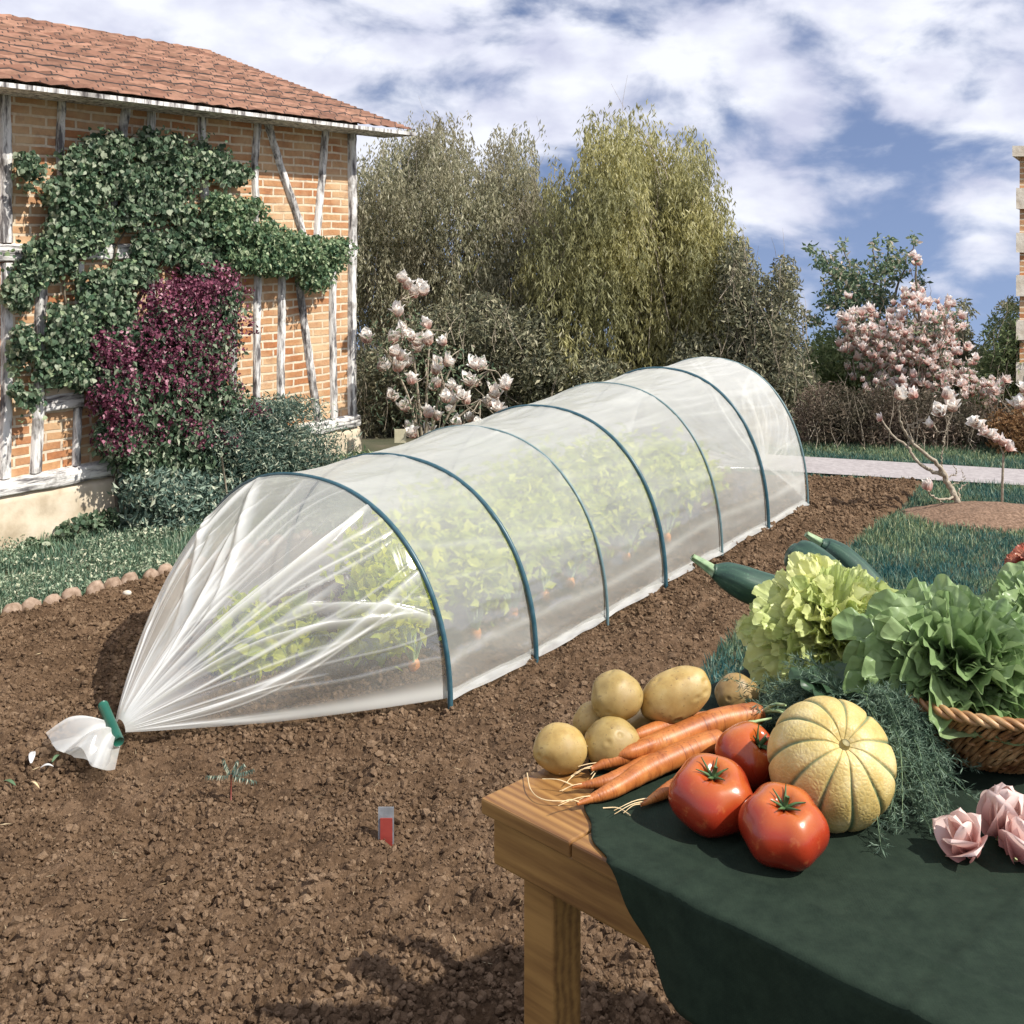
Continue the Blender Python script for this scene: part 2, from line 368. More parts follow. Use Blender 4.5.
# soil bed
st = .0125; gx = np.arange(-3.4, 2.95, st); gy = np.arange(2.1, 8.35, st)
X, Y = np.meshgrid(gx, gy, indexing='ij'); P = np.stack([X.ravel(), Y.ravel()], -1)
sd = sdf(P, soil_poly)+.045*fbm(p3(P[:, 0]*5, P[:, 1]*5), 3, 5)
hh = .03+.028*fbm(p3(P[:, 0]*3.2, P[:, 1]*3.2), 3, 11)+.020*fbm(p3(P[:, 0]*14, P[:, 1]*14), 3, 12)
f3 = fbm(p3(P[:, 0]*38, P[:, 1]*38), 2, 13); hh += .020*(1-np.abs(f3)*2.2)-.008
hh = np.where(sd > 0, -.05-sd*.2, hh*np.clip(-sd/.06, 0, 1)**.6-.01)
keep = sd.reshape(X.shape) < .08
fc = grid_faces(len(gx), len(gy)); fc = fc[keep.ravel()[fc].all(1)]
def soil_h(x, y):
    p = np.stack([x, y], -1); i = np.clip(((x+3.4)/st).astype(int), 0, len(gx)-1); j = np.clip(((y-2.1)/st).astype(int), 0, len(gy)-1)
    return hh[i*len(gy)+j], sd[i*len(gy)+j]
mb = MB(); mb.add(np.stack([X.ravel(), Y.ravel(), hh], -1), fc)
tag(mb.build('soil_bed', M_soil), kind='structure')
# loose clods
n = 360000; q = rng.random((n, 2)); yy = 2.2+5.9*q[:, 1]**1.35; xx = -3.3+6.1*q[:, 0]
vis = np.abs(xx) < yy*.5; xx, yy = xx[vis], yy[vis]
h0, s0 = soil_h(xx, yy); k = s0 < -.03; xx, yy, h0 = xx[k], yy[k], h0[k]
cl = fbm(p3(xx*4, yy*4), 2, 44); size = np.clip(.0032*np.exp(rng.normal(0, .54, len(xx)))*(1+.5*cl), .0013, .013)*(.8+.08*yy)
tv, tf = ICO1; tv = tv*(1+.36*rng.normal(size=(len(tv), 1)).clip(-1, 1))
mb = MB(); scatter(mb, (tv, tf), np.stack([xx, yy, h0+size*.35], -1), rrot(len(xx)), np.stack([size*1.25, size, size*.8], -1))
tag(mb.build('soil_clods', M_clod, smooth=False), 'loose brown crumbly clods scattered over the dug bed', 'soil clods', kind='stuff')
n = 520; yy = rng.uniform(2.4, 5.5, n); xx = rng.uniform(-.5, .5, n)*yy; h0, s0 = soil_h(xx, yy); k = (s0 < -.05); xx, yy, h0 = xx[k], yy[k], h0[k]
mb = MB(); f_ = rdir(len(xx)); f_[:, 2] *= .25; scatter(mb, leaf(.10, .03, 0), np.stack([xx, yy, h0+.008], -1), frames(f_, rdir(len(xx))), .012+.03*rng.random(len(xx)))
tag(mb.build('straw_bits', simple('dry_bits', [(.3, (.25, .17, .09)), (.7, (.55, .45, .28))], 9, .8), smooth=False), 'tiny dry straw and root bits scattered over the soil', 'straw bits', kind='stuff')
# mulch mound
th = np.linspace(0, 2*math.pi, 49)[:-1]; rr = np.linspace(0, 1.12, 22); A, B_ = np.meshgrid(rr, th, indexing='ij')
xm = mound_c[0]+A*np.cos(B_)*mound_r[0]*(1+.1*np.sin(3*B_)); ym = mound_c[1]+A*np.sin(B_)*mound_r[1]
zm = .07*np.cos(np.clip(A, 0, 1)*math.pi/2)+.012*fbm(p3(xm*20, ym*20), 3, 4)-.012*(A > 1)*3
mb = MB(); mb.add(np.stack([xm, ym, zm], -1), grid_faces(22, 48, wrapv=True)); tag(mb.build('mulch_mound', M_mulch), kind='structure')
# path
mb = MB(); pv = np.array([[*p, .012+terrain(0, np.float64(p[1]))] for p in path_poly]); n_ = len(pv)//2
fs = [[i, i+1, len(pv)-2-i, len(pv)-1-i] for i in range(n_-1)]
mb.add(pv, np.array(fs)); tag(mb.build('garden_path', M_path), kind='structure')
# grass
WD = np.array([.579, .815]); WN = np.array([.815, -.579]); WO = np.array([-2.81, 6.03])
def grass(name, xr, yr, n, mat, hgt, label, cond):
    x = rng.uniform(*xr, n); y = rng.uniform(*yr, n); P = np.stack([x, y], -1); k = cond(P); P = P[k]; x, y = P.T; n = len(x)
    lean = rng.normal(0, .35, (n, 2)); fwd = np.stack([lean[:, 0], lean[:, 1], np.ones(n)], -1)
    hs = hgt*(.5+rng.random(n))*(1+.5*fbm(p3(x*3, y*3), 2, 3))
    mb = MB(); t = (np.array([[-.5, 0, 0], [.5, 0, 0], [.3, .6, .05], [-.3, .6, .05], [0, 1, .2]]), [np.array([[0, 1, 2, 3]]), np.array([[3, 2, 4]])])
    scatter(mb, t, np.stack([x, y, terrain(x, y)-.015], -1), frames(fwd, rdir(n)), np.stack([np.full(n, .0045)*(1+.1*y), hs, hs], -1))
    return tag(mb.build(name, mat, smooth=False), label, 'grass', kind='stuff')
def c_left(P):
    s = sdf(P, soil_poly); dw = (P-WO)@WN; vis = (np.abs(P[:, 0]) < P[:, 1]*.75)
    left = ((P-EDG0)@np.array([-ed[1], ed[0]])) > .05
    return (s > .03) & (dw > 0.02) & vis & left
def c_right(P):
    s = sdf(P, soil_poly)+.03*fbm(p3(P[:, 0]*6, P[:, 1]*6), 2, 9); vis = (np.abs(P[:, 0]) < P[:, 1]*.8)
    m = (((P-mound_c)/np.array(mound_r))**2).sum(1)+.25*fbm(p3(P[:, 0]*7, P[:, 1]*7), 2, 8) > .95
    pp = sdf(P, path_poly) > .02; right = ((P-EDG0)@np.array([-ed[1], ed[0]])) < 0
    return (s > .0) & vis & m & pp & right
grass('grass', (-4.2, 1), (3.4, 10.5), 230000, M_grass, .045, 'rough green grass between the timber framed wall and the edging', c_left)
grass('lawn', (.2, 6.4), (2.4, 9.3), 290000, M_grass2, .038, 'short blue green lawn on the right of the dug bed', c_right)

n = 60000; P = np.stack([rng.uniform(-3.2, 0, n), rng.uniform(4.6, 9, n)], -1); k = c_left(P) & (fbm(p3(P[:, 0]*4, P[:, 1]*4), 3, 66) > -.1); P = P[k]; n = len(P)
mb = MB(); hg = .035+.05*np.clip(fbm(p3(P[:, 0]*2.5, P[:, 1]*2.5), 2, 67)+.3, 0, 1); scatter(mb, leaf(.55), np.concatenate([P, (hg*rng.random(n)**.5)[:, None]], -1), frames(rdir(n)+np.array([0, 0, .3]), rdir(n)+np.array([0, 0, 1])), .012+.014*rng.random(n))
tag(mb.build('ground_cover', leafmat('small_weeds', [(0, (.08, .14, .09)), (.5, (.26, .35, .23)), (.85, (.5, .56, .4)), (1, (.85, .82, .62))], .6, .3), smooth=False), 'low speckled weeds growing through the grass below the wall', 'weeds', kind='stuff')
# edging pieces along the grass
L = np.linalg.norm(EDG1-EDG0)+.75; n = int(L/.095); proto = None
places = ['at the left edge of the photo', 'second from the left edge of the photo', 'third from the left edge', 'fourth from the left edge', 'fifth from the left edge']
for i in range(n):
    p = EDG0-ed*.1+ed*(i+.5)*L/n; mb = MB(); a = rng.random()
    v, f = ICO2; v = v*np.array([.05, .03, .05*(1+.14*rng.normal())]); v = v*(1+.14*fbm(v*40+i*9, 2, 3))[:, None]
    ang = math.atan2(ed[1], ed[0])+rng.normal(0, .12); c, s = math.cos(ang), math.sin(ang)
    v = v@np.array([[c, s, 0], [-s, c, 0], [0, 0, 1]]); v[:, 2] += .012; v[:, :2] += p+rng.normal(0, .006, 2)
    mb.add(v, f); o = mb.build('edging_stone', M_terra)
    tag(o, 'rounded terracotta coloured edging stone in the row between the grass and the dug soil', 'edging stone', 'edging stones between grass and soil')

# ------------------------------------------------------------ the house
def ws(px):
    k = (px-512)/F; return (k*WO[1]-WO[0])/(WD[0]-k*WD[1])
def wz(px, py):
    d = WO[1]+WD[1]*ws(px); return H-(py-YH)/F*d
def wp(s, z, o=0.0):                      # wall coordinates -> world
    s = np.asarray(s, float); b = WO+s[..., None]*WD+np.asarray(o, float)[..., None]*WN if s.ndim else WO+s*WD+o*WN
    return np.concatenate([b, np.broadcast_to(np.asarray(z, float)[..., None], b.shape[:-1]+(1,))], -1)
MW = np.array([[WD[0], WN[0], 0], [WD[1], WN[1], 0], [0, 0, 1]])
WO3 = np.array([WO[0], WO[1], 0]); S1 = ws(354); EV = 2.62
house = empty('timber_framed_house', wp(1.4, 0), 'brick cottage with whitewashed timber framing and climbers on its wall', 'house')
def wbox(name, s0, s1, o0, o1, z0, z1, mat, par=house, uv=False, bev=0):
    mb = MB(); v = np.array([[x, y, z] for x in (s0, s1) for y in (o0, o1) for z in (z0, z1)], float)
    f = np.array([[0, 1, 3, 2], [4, 6, 7, 5], [0, 4, 5, 1], [2, 3, 7, 6], [0, 2, 6, 4], [1, 5, 7, 3]])[:, ::-1]
    uvs = np.stack([v[:, 0]+v[:, 1], v[:, 2]], -1)
    mb.add(v@MW.T+WO3, f, uvs if uv else None); return mb.build(name, mat, par, smooth=False)
wall = wbox('wall', -3.0, S1-.02, -3.6, 0, 0, EV, M_brick, uv=True)
def rough_slab(s0, s1, o0, o1, z0, z1, amp=.008, seed=0, m=24, k=10, slope=0):
    # a slab on the wall with an uneven face: grid over (s, z) wrapped back to the wall
    S, T = np.meshgrid(np.linspace(s0, s1, m), np.linspace(0, 1, k), indexing='ij')
    prof = np.sin(np.clip(T*1.0, 0, 1)*math.pi)**.07
    zc = z0+(z1-z0)*T+amp*fbm(p3(S*7, T*2, seed), 3, seed+3)*1.5
    O = o0+(o1-o0)*prof+amp*fbm(p3(S*9, zc*9, seed), 3, seed)*prof+slope*(1-T)
    return np.stack([S, O, zc], -1)
def slab(name, s0, s1, o1, z0, z1, mat, amp=.008, seed=0, **kw):
    m = max(6, int((s1-s0)/.06)); V = rough_slab(s0, s1, -.01, o1, z0, z1, amp, seed, m, 14, **kw)
    mb = MB(); mb.add(V@MW.T+WO3, [grid_faces(m, 14)])
    for e, rev in ((0, 0), (m-1, 1)):
        idx = np.arange(14)+e*14; mb.add((V.reshape(-1, 3)[idx])@MW.T+WO3, [np.array([[j for j in (range(14) if rev else range(13, -1, -1))]])])
    return mb.build(name, mat, house)
slab('plinth', -3.0, S1+.03, .045, -.05, .30, M_plinth, .012, 3)
slab('sill_beam', -3.0, S1+.01, .06, .295, .385, M_beam, .010, 5)
slab('rail', -3.0, S1, .035, 1.58, 1.68, M_beam, .008, 7)
slab('wall_plate', -3.0, S1, .04, EV-.12, EV-.01, M_beam, .006, 9)
def post(name, a, b, wpx, proud=.03, zb=None, zt=None, seed=0):
    sa, za, sb, zb_ = ws(a[0]), wz(*a), ws(b[0]), wz(*b)
    k = (sb-sa)/(zb_-za) if abs(zb_-za) > 1e-6 else 0
    if zt is not None: sa += k*(zt-za); za = zt
    if zb is not None: sb += k*(zb-zb_); zb_ = zb
    d = WO[1]+WD[1]*sa; wd = wpx/F*d/.80
    m = max(5, int(abs(za-zb_)/.05)); t = np.linspace(0, 1, m); z = za+(zb_-za)*t; s = sa+(sb-sa)*t+.014*fbm(p3(t*3, seed*3.1), 2, seed)
    hw = wd/2*(1+.13*fbm(p3(z*5, seed*1.7), 3, seed+1)); hw2 = wd/2*(1+.13*fbm(p3(z*5, seed*1.7+9), 3, seed+2))
    c = np.linspace(-1, 1, 8); V = []
    for i in range(m):
        for q in c:
            V.append([s[i]+(q*(hw[i] if q < 0 else hw2[i])), proud*(1-abs(q)**6)+ .004*float(np.sin(z[i]*40+q*5)) if abs(q) < 1 else -.01, z[i]])
    V = np.array(V); mb = MB(); mb.add(V@MW.T+WO3, grid_faces(m, 8)); return mb.build(name, M_timber, house)
i = 0
for a, b, wd, zb, zt in [((234, 275), (231, 395), 7, .39, 1.575), ((257, 275), (255, 420), 7, .39, 1.575), ((281, 285), (280, 420), 7.5, .39, 1.575),
        ((299, 290), (317, 421), 7, .39, 1.575), ((332, 262), (333, 418), 7, .39, 1.575),
        ((204, 196), (205, 225), 7, 1.685, EV-.12), ((254, 190), (253, 225), 6, 1.685, EV-.12), ((288, 190), (301, 230), 7, 1.685, EV-.12),
        ((320, 190), (316, 235), 7, 1.685, EV-.12), ((109, 215), (103, 255), 8, 1.685, EV-.12), ((5, 200), (6, 260), 11, 1.685, EV-.12),
        ((5, 300), (3, 500), 10, .39, 1.575), ((40, 290), (34, 485), 10, .39, 1.575), ((78, 345), (76, 470), 7, .39, 1.575), ((150, 280), (150, 440), 7, .39, 1.575), ((190, 280), (190, 440), 7, .39, 1.575),
        ((150, 200), (150, 240), 7, 1.685, EV-.12), ((60, 200), (60, 240), 7, 1.685, EV-.12), ((-60, 200), (-60, 240), 7, 1.685, EV-.12), ((-60, 300), (-60, 440), 7, .39, 1.575)]:
    i += 1; post('post', a, b, wd, zb=zb, zt=zt, seed=i)
post('corner_post', (351, 240), (351, 400), 8, .04, .02, EV-.005, 50)
slab('plaster_panel', ws(43), ws(77), .03, wz(60, 408), wz(60, 352), M_plinth, .012, 21)
slab('short_beam', ws(42), ws(80), .045, wz(60, 411), wz(60, 391), M_beam, .008, 22)
# roof: tiled pitch rising away from the garden, with overhanging eave
mb = MB(); ns, nr = 90, 34
S, T = np.meshgrid(np.linspace(-3.3, S1+.35, ns), np.linspace(0, 1, nr*4), indexing='ij')
O = .33-T*2.4; step = (T*nr) % 1; Z = EV-.1+T*.85+.02*(1-step)+.006*np.sin(S*46)
mb.add((np.stack([S, O, Z], -1)@MW.T)+WO3, grid_faces(ns, nr*4)[:, ::-1], np.stack([S, T*2.55], -1))
O2 = -4.2+T*2.4-.0; mb.add((np.stack([S, -4.0+T*1.93, Z], -1)@MW.T)+WO3, grid_faces(ns, nr*4), np.stack([S, T*2.55], -1))
roof = mb.build('roof', M_roof, house)
wbox('soffit', -3.3, S1+.34, .0, .325, EV-.125, EV-.1, M_timber)
mb = MB()
gv = np.array([[S1-.021, 0, EV-.01], [S1-.021, -3.6, EV-.01], [S1-.021, -1.9, EV+.6], [S1-.12, 0, EV-.01], [S1-.12, -3.6, EV-.01], [S1-.12, -1.9, EV+.6]])
mb.add(gv@MW.T+WO3, [np.array([[0, 1, 2], [5, 4, 3]])]); mb.build('gable', M_brick, house, smooth=False)

# ------------------------------------------------------------ climbers
def blob_leaves(blobs, n, dep, mode='wall', d=None, power=.5):
    """leaf positions spread over overlapping lumps given as (px,py,rx,ry) and put at the wall or at depth d"""
    ar = np.array([b[2]*b[3] for b in blobs], float); pick = rng.choice(len(blobs), n, p=ar/ar.sum())
    b = np.array([bb[:4] for bb in blobs], float)[pick]
    q = rdir(n)*(rng.random(n)**power)[:, None]
    px, py = b[:, 0]+q[:, 0]*b[:, 2], b[:, 1]+q[:, 1]*b[:, 3]
    nrm = np.stack([q[:, 0], q[:, 2], -q[:, 1]], -1)
    if mode == 'wall':
        s = (((px-512)/F)*WO[1]-WO[0])/(WD[0]-((px-512)/F)*WD[1]); dd = WO[1]+WD[1]*s
        z = H-(py-YH)/F*dd; o = .03+dep*(.5+.5*q[:, 2])*(.6+.4*rng.random(n))
        P = np.concatenate([WO+s[:, None]*WD+o[:, None]*WN, z[:, None]], -1)
        nw = np.concatenate([q[:, :1]*WD+np.abs(q[:, 2:3]+.4)*WN, -q[:, 1:2]+.35], -1)
    else:
        dd = d-q[:, 2]*dep+0*px; P = np.stack([(px-512)/F*dd, dd, H-(py-YH)/F*dd], -1)
        nw = np.stack([q[:, 0], -np.abs(q[:, 2]), -q[:, 1]+.3], -1)
    return P, nw
def leafy(name, P, nw, tm, size, mat, par=None, droop=.6, jit=.7):
    n = len(P); nrm = nw/(np.linalg.norm(nw, axis=1)[:, None]+1e-6)+jit*rng.normal(size=(n, 3))
    fwd = rdir(n)+np.array([0, 0, -droop]); mb = MB()
    scatter(mb, tm, P, frames(fwd, nrm), size*(.55+.8*rng.random(n)))
    return mb.build(name, mat, par, smooth=False)
def stems(name, par, paths, r, mat):
    mb = MB()
    for p in paths: tube(mb, smoothpath(p, 14), np.linspace(r, r*.4, 14), 6)
    return mb.build(name, mat, par)
def wpt(px, py, o=.05):
    s = ws(px); return wp(s, wz(px, py), o)
V1 = [(60, 165, 24, 20), (95, 150, 26, 22), (150, 145, 30, 22), (195, 160, 26, 24), (75, 190, 26, 20), (210, 190, 18, 18), (225, 175, 16, 14), (15, 170, 18, 20), (50, 235, 20, 24), (75, 245, 22, 22), (30, 250, 18, 14), (100, 275, 22, 18), (70, 375, 14, 14), (58, 335, 26, 22), (95, 375, 14, 18), (62, 212, 24, 20), (88, 228, 16, 24), (25, 268, 26, 18), (62, 262, 26, 24), (92, 300, 32, 26), (60, 312, 24, 22), (85, 345, 34, 24), (12, 350, 14, 32), (45, 366, 22, 20), (14, 392, 16, 14), (112, 325, 20, 24), (8, 290, 16, 20), (120, 212, 18, 18), (150, 205, 28, 20), (182, 220, 20, 26), (148, 245, 28, 22), (190, 262, 22, 22), (128, 272, 18, 16), (45, 190, 20, 16), (120, 180, 30, 20), (170, 175, 24, 20)]
t = empty('climbing_vine', wpt(110, 500), 'dark green leafy vine covering the left end of the brick wall', 'climbing plant')
P, nw = blob_leaves(V1, 42000, .2, power=.8); k = fbm(P*5.0, 3, 91) > -.15; P, nw = P[k], nw[k]; leafy('foliage', P, nw, leaf_big(.95), .031, M_vine, t, 1.2)
P, nw = blob_leaves([(b[0]+rng.normal(0, 6), b[1]+rng.normal(0, 6), b[2]*1.25, b[3]*1.2) for b in V1], 1300, .3, power=.3); leafy('shoots', P, nw, leaf_big(.8), .026, M_vine2, t, .2)
stems('stem', t, [[wpt(112, 505), wpt(108, 420), wpt(118, 330), wpt(110, 250), wpt(150, 200)], [wpt(108, 420), wpt(80, 350), wpt(60, 300), wpt(60, 220)], [wpt(118, 330), wpt(150, 270), wpt(185, 225)], [wpt(80, 350), wpt(20, 370)]], .014, M_darkstem)
V2 = [(215, 228, 26, 20), (245, 238, 28, 26), (276, 252, 28, 24), (303, 258, 26, 24), (325, 252, 16, 18), (228, 258, 26, 16), (300, 280, 15, 12), (256, 262, 30, 14), (205, 205, 16, 14), (233, 210, 18, 14)]
t = empty('trained_climber', wpt(215, 470), 'lighter green climber trained sideways along the wall rail towards the house corner', 'climbing plant')
P, nw = blob_leaves(V2, 20000, .28, power=.75); k = fbm(P*7.0, 3, 92) > -.3; P, nw = P[k], nw[k]; leafy('foliage', P, nw, leaf_big(.7), .030, M_vine2, t, .8)
stems('stem', t, [[wpt(212, 480), wpt(205, 400), wpt(208, 300), wpt(230, 262), wpt(280, 255), wpt(330, 250)]], .014, M_darkstem)
VP = [(100, 350, 22, 22), (92, 400, 16, 24), (100, 440, 16, 18), (175, 440, 14, 10), (192, 282, 34, 20), (168, 305, 40, 28), (148, 345, 40, 32), (190, 345, 38, 34), (118, 372, 30, 28), (108, 412, 24, 24), (200, 385, 26, 28), (150, 385, 40, 26), (215, 300, 18, 22), (128, 425, 22, 26), (222, 328, 16, 14), (170, 420, 20, 18), (232, 412, 18, 10), (206, 438, 12, 14)]
VG = [(95, 380, 20, 36), (98, 435, 20, 26), (150, 400, 48, 44), (200, 398, 30, 34), (118, 445, 30, 30), (175, 450, 44, 40), (170, 340, 55, 50), (205, 300, 20, 25), (112, 400, 26, 40), (222, 415, 26, 26)]
t = empty('flowering_climber', wpt(160, 520), 'purple flowering climber hanging over the middle of the brick wall', 'climbing plant')
P, nw = blob_leaves(VG, 15000, .36, power=.6); leafy('foliage', P, nw, leaf(.6), .042, M_vine, t, 1.)
P, nw = blob_leaves([(b[0]-8, b[1]-4)+b[2:] for b in VP], 21000, .42, power=.5); k = fbm(P*8, 2, 5) > -.22; leafy('purple_blossom', P[k], nw[k], leaf(.8), .024, M_purple, t, .3)
stems('stem', t, [[wpt(160, 515), wpt(165, 440), wpt(150, 360), wpt(180, 300)], [wpt(165, 440), wpt(205, 370)], [wpt(155, 500), wpt(120, 430), wpt(118, 370)]], .016, M_darkstem)
def wall_shrub(name, label, cat, base, blobs, n, dep, tm, size, mat, st):
    t = empty(name, wpt(*base), label, cat); P, nw = blob_leaves(blobs, n, dep); P[:, 2] = np.maximum(P[:, 2], .0)
    leafy('foliage', P, nw, tm, size, mat, t, -.4)
    stems('stem', t, [[wpt(base[0], base[1], .1), wpt(*e, .2)] if len(e) == 2 else e for e in st], .01, M_darkstem); return t
wall_shrub('grey_shrub', 'tall grey green feathery shrub leaning right at the foot of the wall', 'shrub', (240, 500), [(212, 440, 38, 40), (245, 425, 34, 28), (238, 465, 40, 36), (275, 455, 26, 34), (290, 480, 22, 26), (225, 500, 40, 26), (264, 405, 14, 14), (300, 500, 24, 12), (255, 495, 40, 18)], 22000, .55, leaf(.22), .038, M_rose, [(215, 420), (262, 410), (290, 470)])
P, nw = blob_leaves([(262, 402, 22, 12), (290, 440, 12, 34), (300, 470, 12, 30), (240, 405, 22, 12), (305, 500, 16, 16)], 2600, .7); t = bpy.data.objects['grey_shrub']; leafy('sprays', P, nw, leaf(.2), .04, M_rose, t, .3)
wall_shrub('low_shrub', 'low mixed green shrub under the purple climber', 'shrub', (150, 530), [(150, 490, 40, 26), (120, 485, 26, 22), (180, 495, 36, 30), (200, 520, 30, 20), (130, 515, 34, 18)], 9000, .6, leaf(.4), .045, M_rose, [(130, 480), (180, 475)])
wall_shrub('corner_weed', 'small wispy plant at the foot of the house corner', 'plant', (338, 474), [(335, 462, 16, 10), (348, 458, 8, 12), (320, 468, 14, 8)], 700, .25, leaf(.25), .05, M_vine2, [(340, 452)])
for (bx, by, blobs, lab) in [(62, 540, [(60, 532, 16, 12), (75, 522, 12, 9)], 'small round leaved weed against the cream plinth at the left'), (85, 528, [(86, 520, 14, 9), (98, 515, 8, 8)], 'small weed on the cream plinth next to the low shrub'), (25, 556, [(25, 548, 18, 12)], 'leafy weed at the left edge below the cream plinth')]:
    wall_shrub('weed', lab, 'weed', (bx, by), blobs, 420, .2, leaf_big(.9), .028, M_vine, [(blobs[0][0], blobs[0][1]-10)])
mb = MB(); tube(mb, [wpt(169, 448, .5), wpt(180, 512, .5)+np.array([0, 0, -.05])], .006, 6)
tag(mb.build('bamboo_cane', M_palebark), 'thin pale cane leaning in the shrubs below the purple climber', 'cane')
# ------------------------------------------------------------ trees and bushes behind the garden
def branchy(par, base, tips, r, mat, name='trunk', n=16, wig=.05):
    mb = MB(); base = np.asarray(base, float)
    for e in tips:
        e = np.asarray(e, float); m = base+(e-base)*np.array([.35, .35, .55]); P = smoothpath([base, m, e], n)
        P[1:-1] += wig*rng.normal(size=(n-2, 3))*.3
        tube(mb, P, np.linspace(r, r*.18, n), 7)
    return mb.build(name, mat, par)
def hanging(par, blobs, d, dep, ns, per, mat, lsize, slen=(.25, .7), w=.16, name='crown', gap=-.25, drift=.1):
    P, nw = blob_leaves(blobs, ns, dep, 'd', d, .45)
    k = fbm(P*np.array([2.2, 2.2, 1.1]), 3, 71) > gap; P = P[k]; ns = len(P)
    L = rng.uniform(*slen, ns)[:, None]; u = rng.random((ns, per)); u.sort(1)
    dr = rng.normal(0, drift, (ns, 2)); Q = P[:, None]+np.stack([dr[:, :1]*u*L*3+.015*rng.normal(size=u.shape), dr[:, 1:]*u*L*3+.015*rng.normal(size=u.shape), .35*L-u*L], -1)
    Q = Q.reshape(-1, 3); n = len(Q)
    fwd = np.stack([rng.normal(0, .45, n), rng.normal(0, .45, n), -np.ones(n)], -1)
    mb = MB(); scatter(mb, leaf(w), Q, frames(fwd, rdir(n)), lsize*(.5+rng.random(n)))
    return mb.build(name, mat, par, smooth=False)
def twigs(par, blobs, d, dep, n, mat, name='twigs', r=.005, L=.5):
    P, nw = blob_leaves(blobs, n, dep, 'd', d-.1, .4); mb = MB()
    for p in P:
        v = np.array([rng.normal(0, .3), rng.normal(0, .3), 1]); v = v/np.linalg.norm(v)*L*(.5+rng.random())
        tube(mb, smoothpath([p-v*.5, p-v*.15+rng.normal(0, .03, 3), p+v*.2+rng.normal(0, .03, 3), p+v*.5], 9), np.linspace(r, r*.2, 9), 3, cap=False)
    return mb.build(name, mat, par)
tz = lambda d: float(terrain(0, np.float64(d)))
def base_at(px, d): return np.array([(px-512)/F*d, d, tz(d)-.05])
# weeping yellow green tree
d = 10.8; t = empty('weeping_tree', base_at(630, d), 'tall yellow green weeping tree behind the middle of the tunnel', 'tree')
bl = [(640, 190, 70, 50), (590, 230, 55, 70), (655, 240, 70, 70), (610, 300, 70, 70), (690, 290, 55, 60), (560, 280, 45, 60), (640, 345, 90, 45), (705, 240, 34, 50), (560, 350, 45, 40), (720, 330, 40, 45), (620, 145, 50, 30), (680, 170, 36, 36)]
hanging(t, bl, d, 1.0, 6500, 24, M_willow, .058, (.3, .8), gap=-.16)
branchy(t, base_at(630, d), [W(600, 220, d), W(650, 180, d), W(700, 250, d), W(560, 280, d+.2), W(640, 300, d-.5)], .09, M_bark)
twigs(t, bl[:11], d-.2, .6, 90, M_palebark, 'branch', .005, .8)
# grey tangle behind the house corner
d = 11.6; t = empty('grey_green_tree', base_at(450, d), 'broad grey green tree with a brownish tangle beside the house corner', 'tree')
bl = [(400, 200, 60, 60), (460, 190, 60, 70), (520, 200, 50, 70), (380, 280, 50, 60), (440, 280, 60, 60), (500, 290, 55, 60), (400, 350, 60, 50), (470, 360, 60, 50), (540, 330, 40, 60), (430, 150, 40, 30), (340, 230, 40, 70)]
hanging(t, bl, d, .9, 6800, 22, M_greytree, .048, (.2, .6), w=.28, gap=-.24)
branchy(t, base_at(450, d), [W(420, 220, d), W(480, 200, d), W(390, 300, d), W(520, 260, d)], .08, M_bark)
twigs(t, bl[:9], d-.3, .5, 80, M_palebark, 'branch', .004, .6)
# dark bushes in front of the trees
def bush(name, label, px, d, bl, n, mat, ls, w=.35, dep=.6, droop=.2, tw=0, cat='bush'):
    t = empty(name, base_at(px, d), label, cat); P, nw = blob_leaves(bl, n, dep, 'd', d, .45)
    k = fbm(P*3.0, 3, 17) > -.3; leafy('foliage', P[k], nw[k], leaf(w), ls, mat, t, droop)
    branchy(t, base_at(px, d), [W(b[0], b[1], d) for b in bl[:5]], .025, M_bark, 'stem')
    if tw: twigs(t, bl, d-dep*.5, dep*.4, tw, M_palebark, 'twig', .004, .4)
    return t
bush('dark_bush', 'dark bush under the grey green tree left of the white magnolia', 400, 10.4, [(385, 380, 36, 50), (420, 400, 40, 40), (370, 420, 24, 28), (460, 390, 40, 40), (500, 400, 40, 40)], 14000, M_darkbush, .06, tw=70)
bush('dark_evergreen', 'very dark bush behind the flowers of the white magnolia', 520, 10.1, [(520, 350, 45, 45), (480, 330, 40, 40), (560, 380, 50, 35), (440, 340, 40, 36), (600, 385, 40, 30)], 14000, M_darkbush, .06, tw=30)
bush('brown_bush', 'dark olive bush filling the gap above the far end of the tunnel', 770, 10.2, [(745, 310, 36, 50), (775, 330, 34, 50), (750, 370, 40, 45), (790, 380, 30, 50), (735, 270, 22, 36), (785, 280, 16, 26), (800, 410, 30, 40), (700, 370, 40, 40)], 24000, M_darkbush, .055, tw=90)
bush('brown_hedge', 'low brown leafless hedge between the path and the green bushes', 900, 9.3, [(830, 415, 40, 34), (880, 415, 45, 30), (930, 420, 45, 30), (980, 425, 45, 30), (1030, 430, 45, 32), (850, 440, 60, 14), (960, 446, 70, 14), (1090, 430, 50, 36), (1150, 430, 50, 40)], 34000, M_brown, .05, w=.2, dep=.45, tw=60, cat='hedge')
bush('russet_bush', 'small orange brown bush at the right edge under the stone corner', 1012, 8.9, [(1008, 425, 22, 26), (1030, 432, 24, 28), (1015, 445, 26, 12)], 3000, leafmat('russet_leaves', [(0, (.14, .07, .03)), (.6, (.32, .18, .08)), (1, (.45, .3, .16))]), .045, dep=.3)
bush('fresh_green_bush', 'light green bush between the dark bushes and the pink magnolia', 840, 12.2, [(830, 360, 30, 34), (862, 375, 36, 30), (812, 385, 20, 26), (880, 395, 40, 24)], 12000, M_fresh, .06, dep=.6)
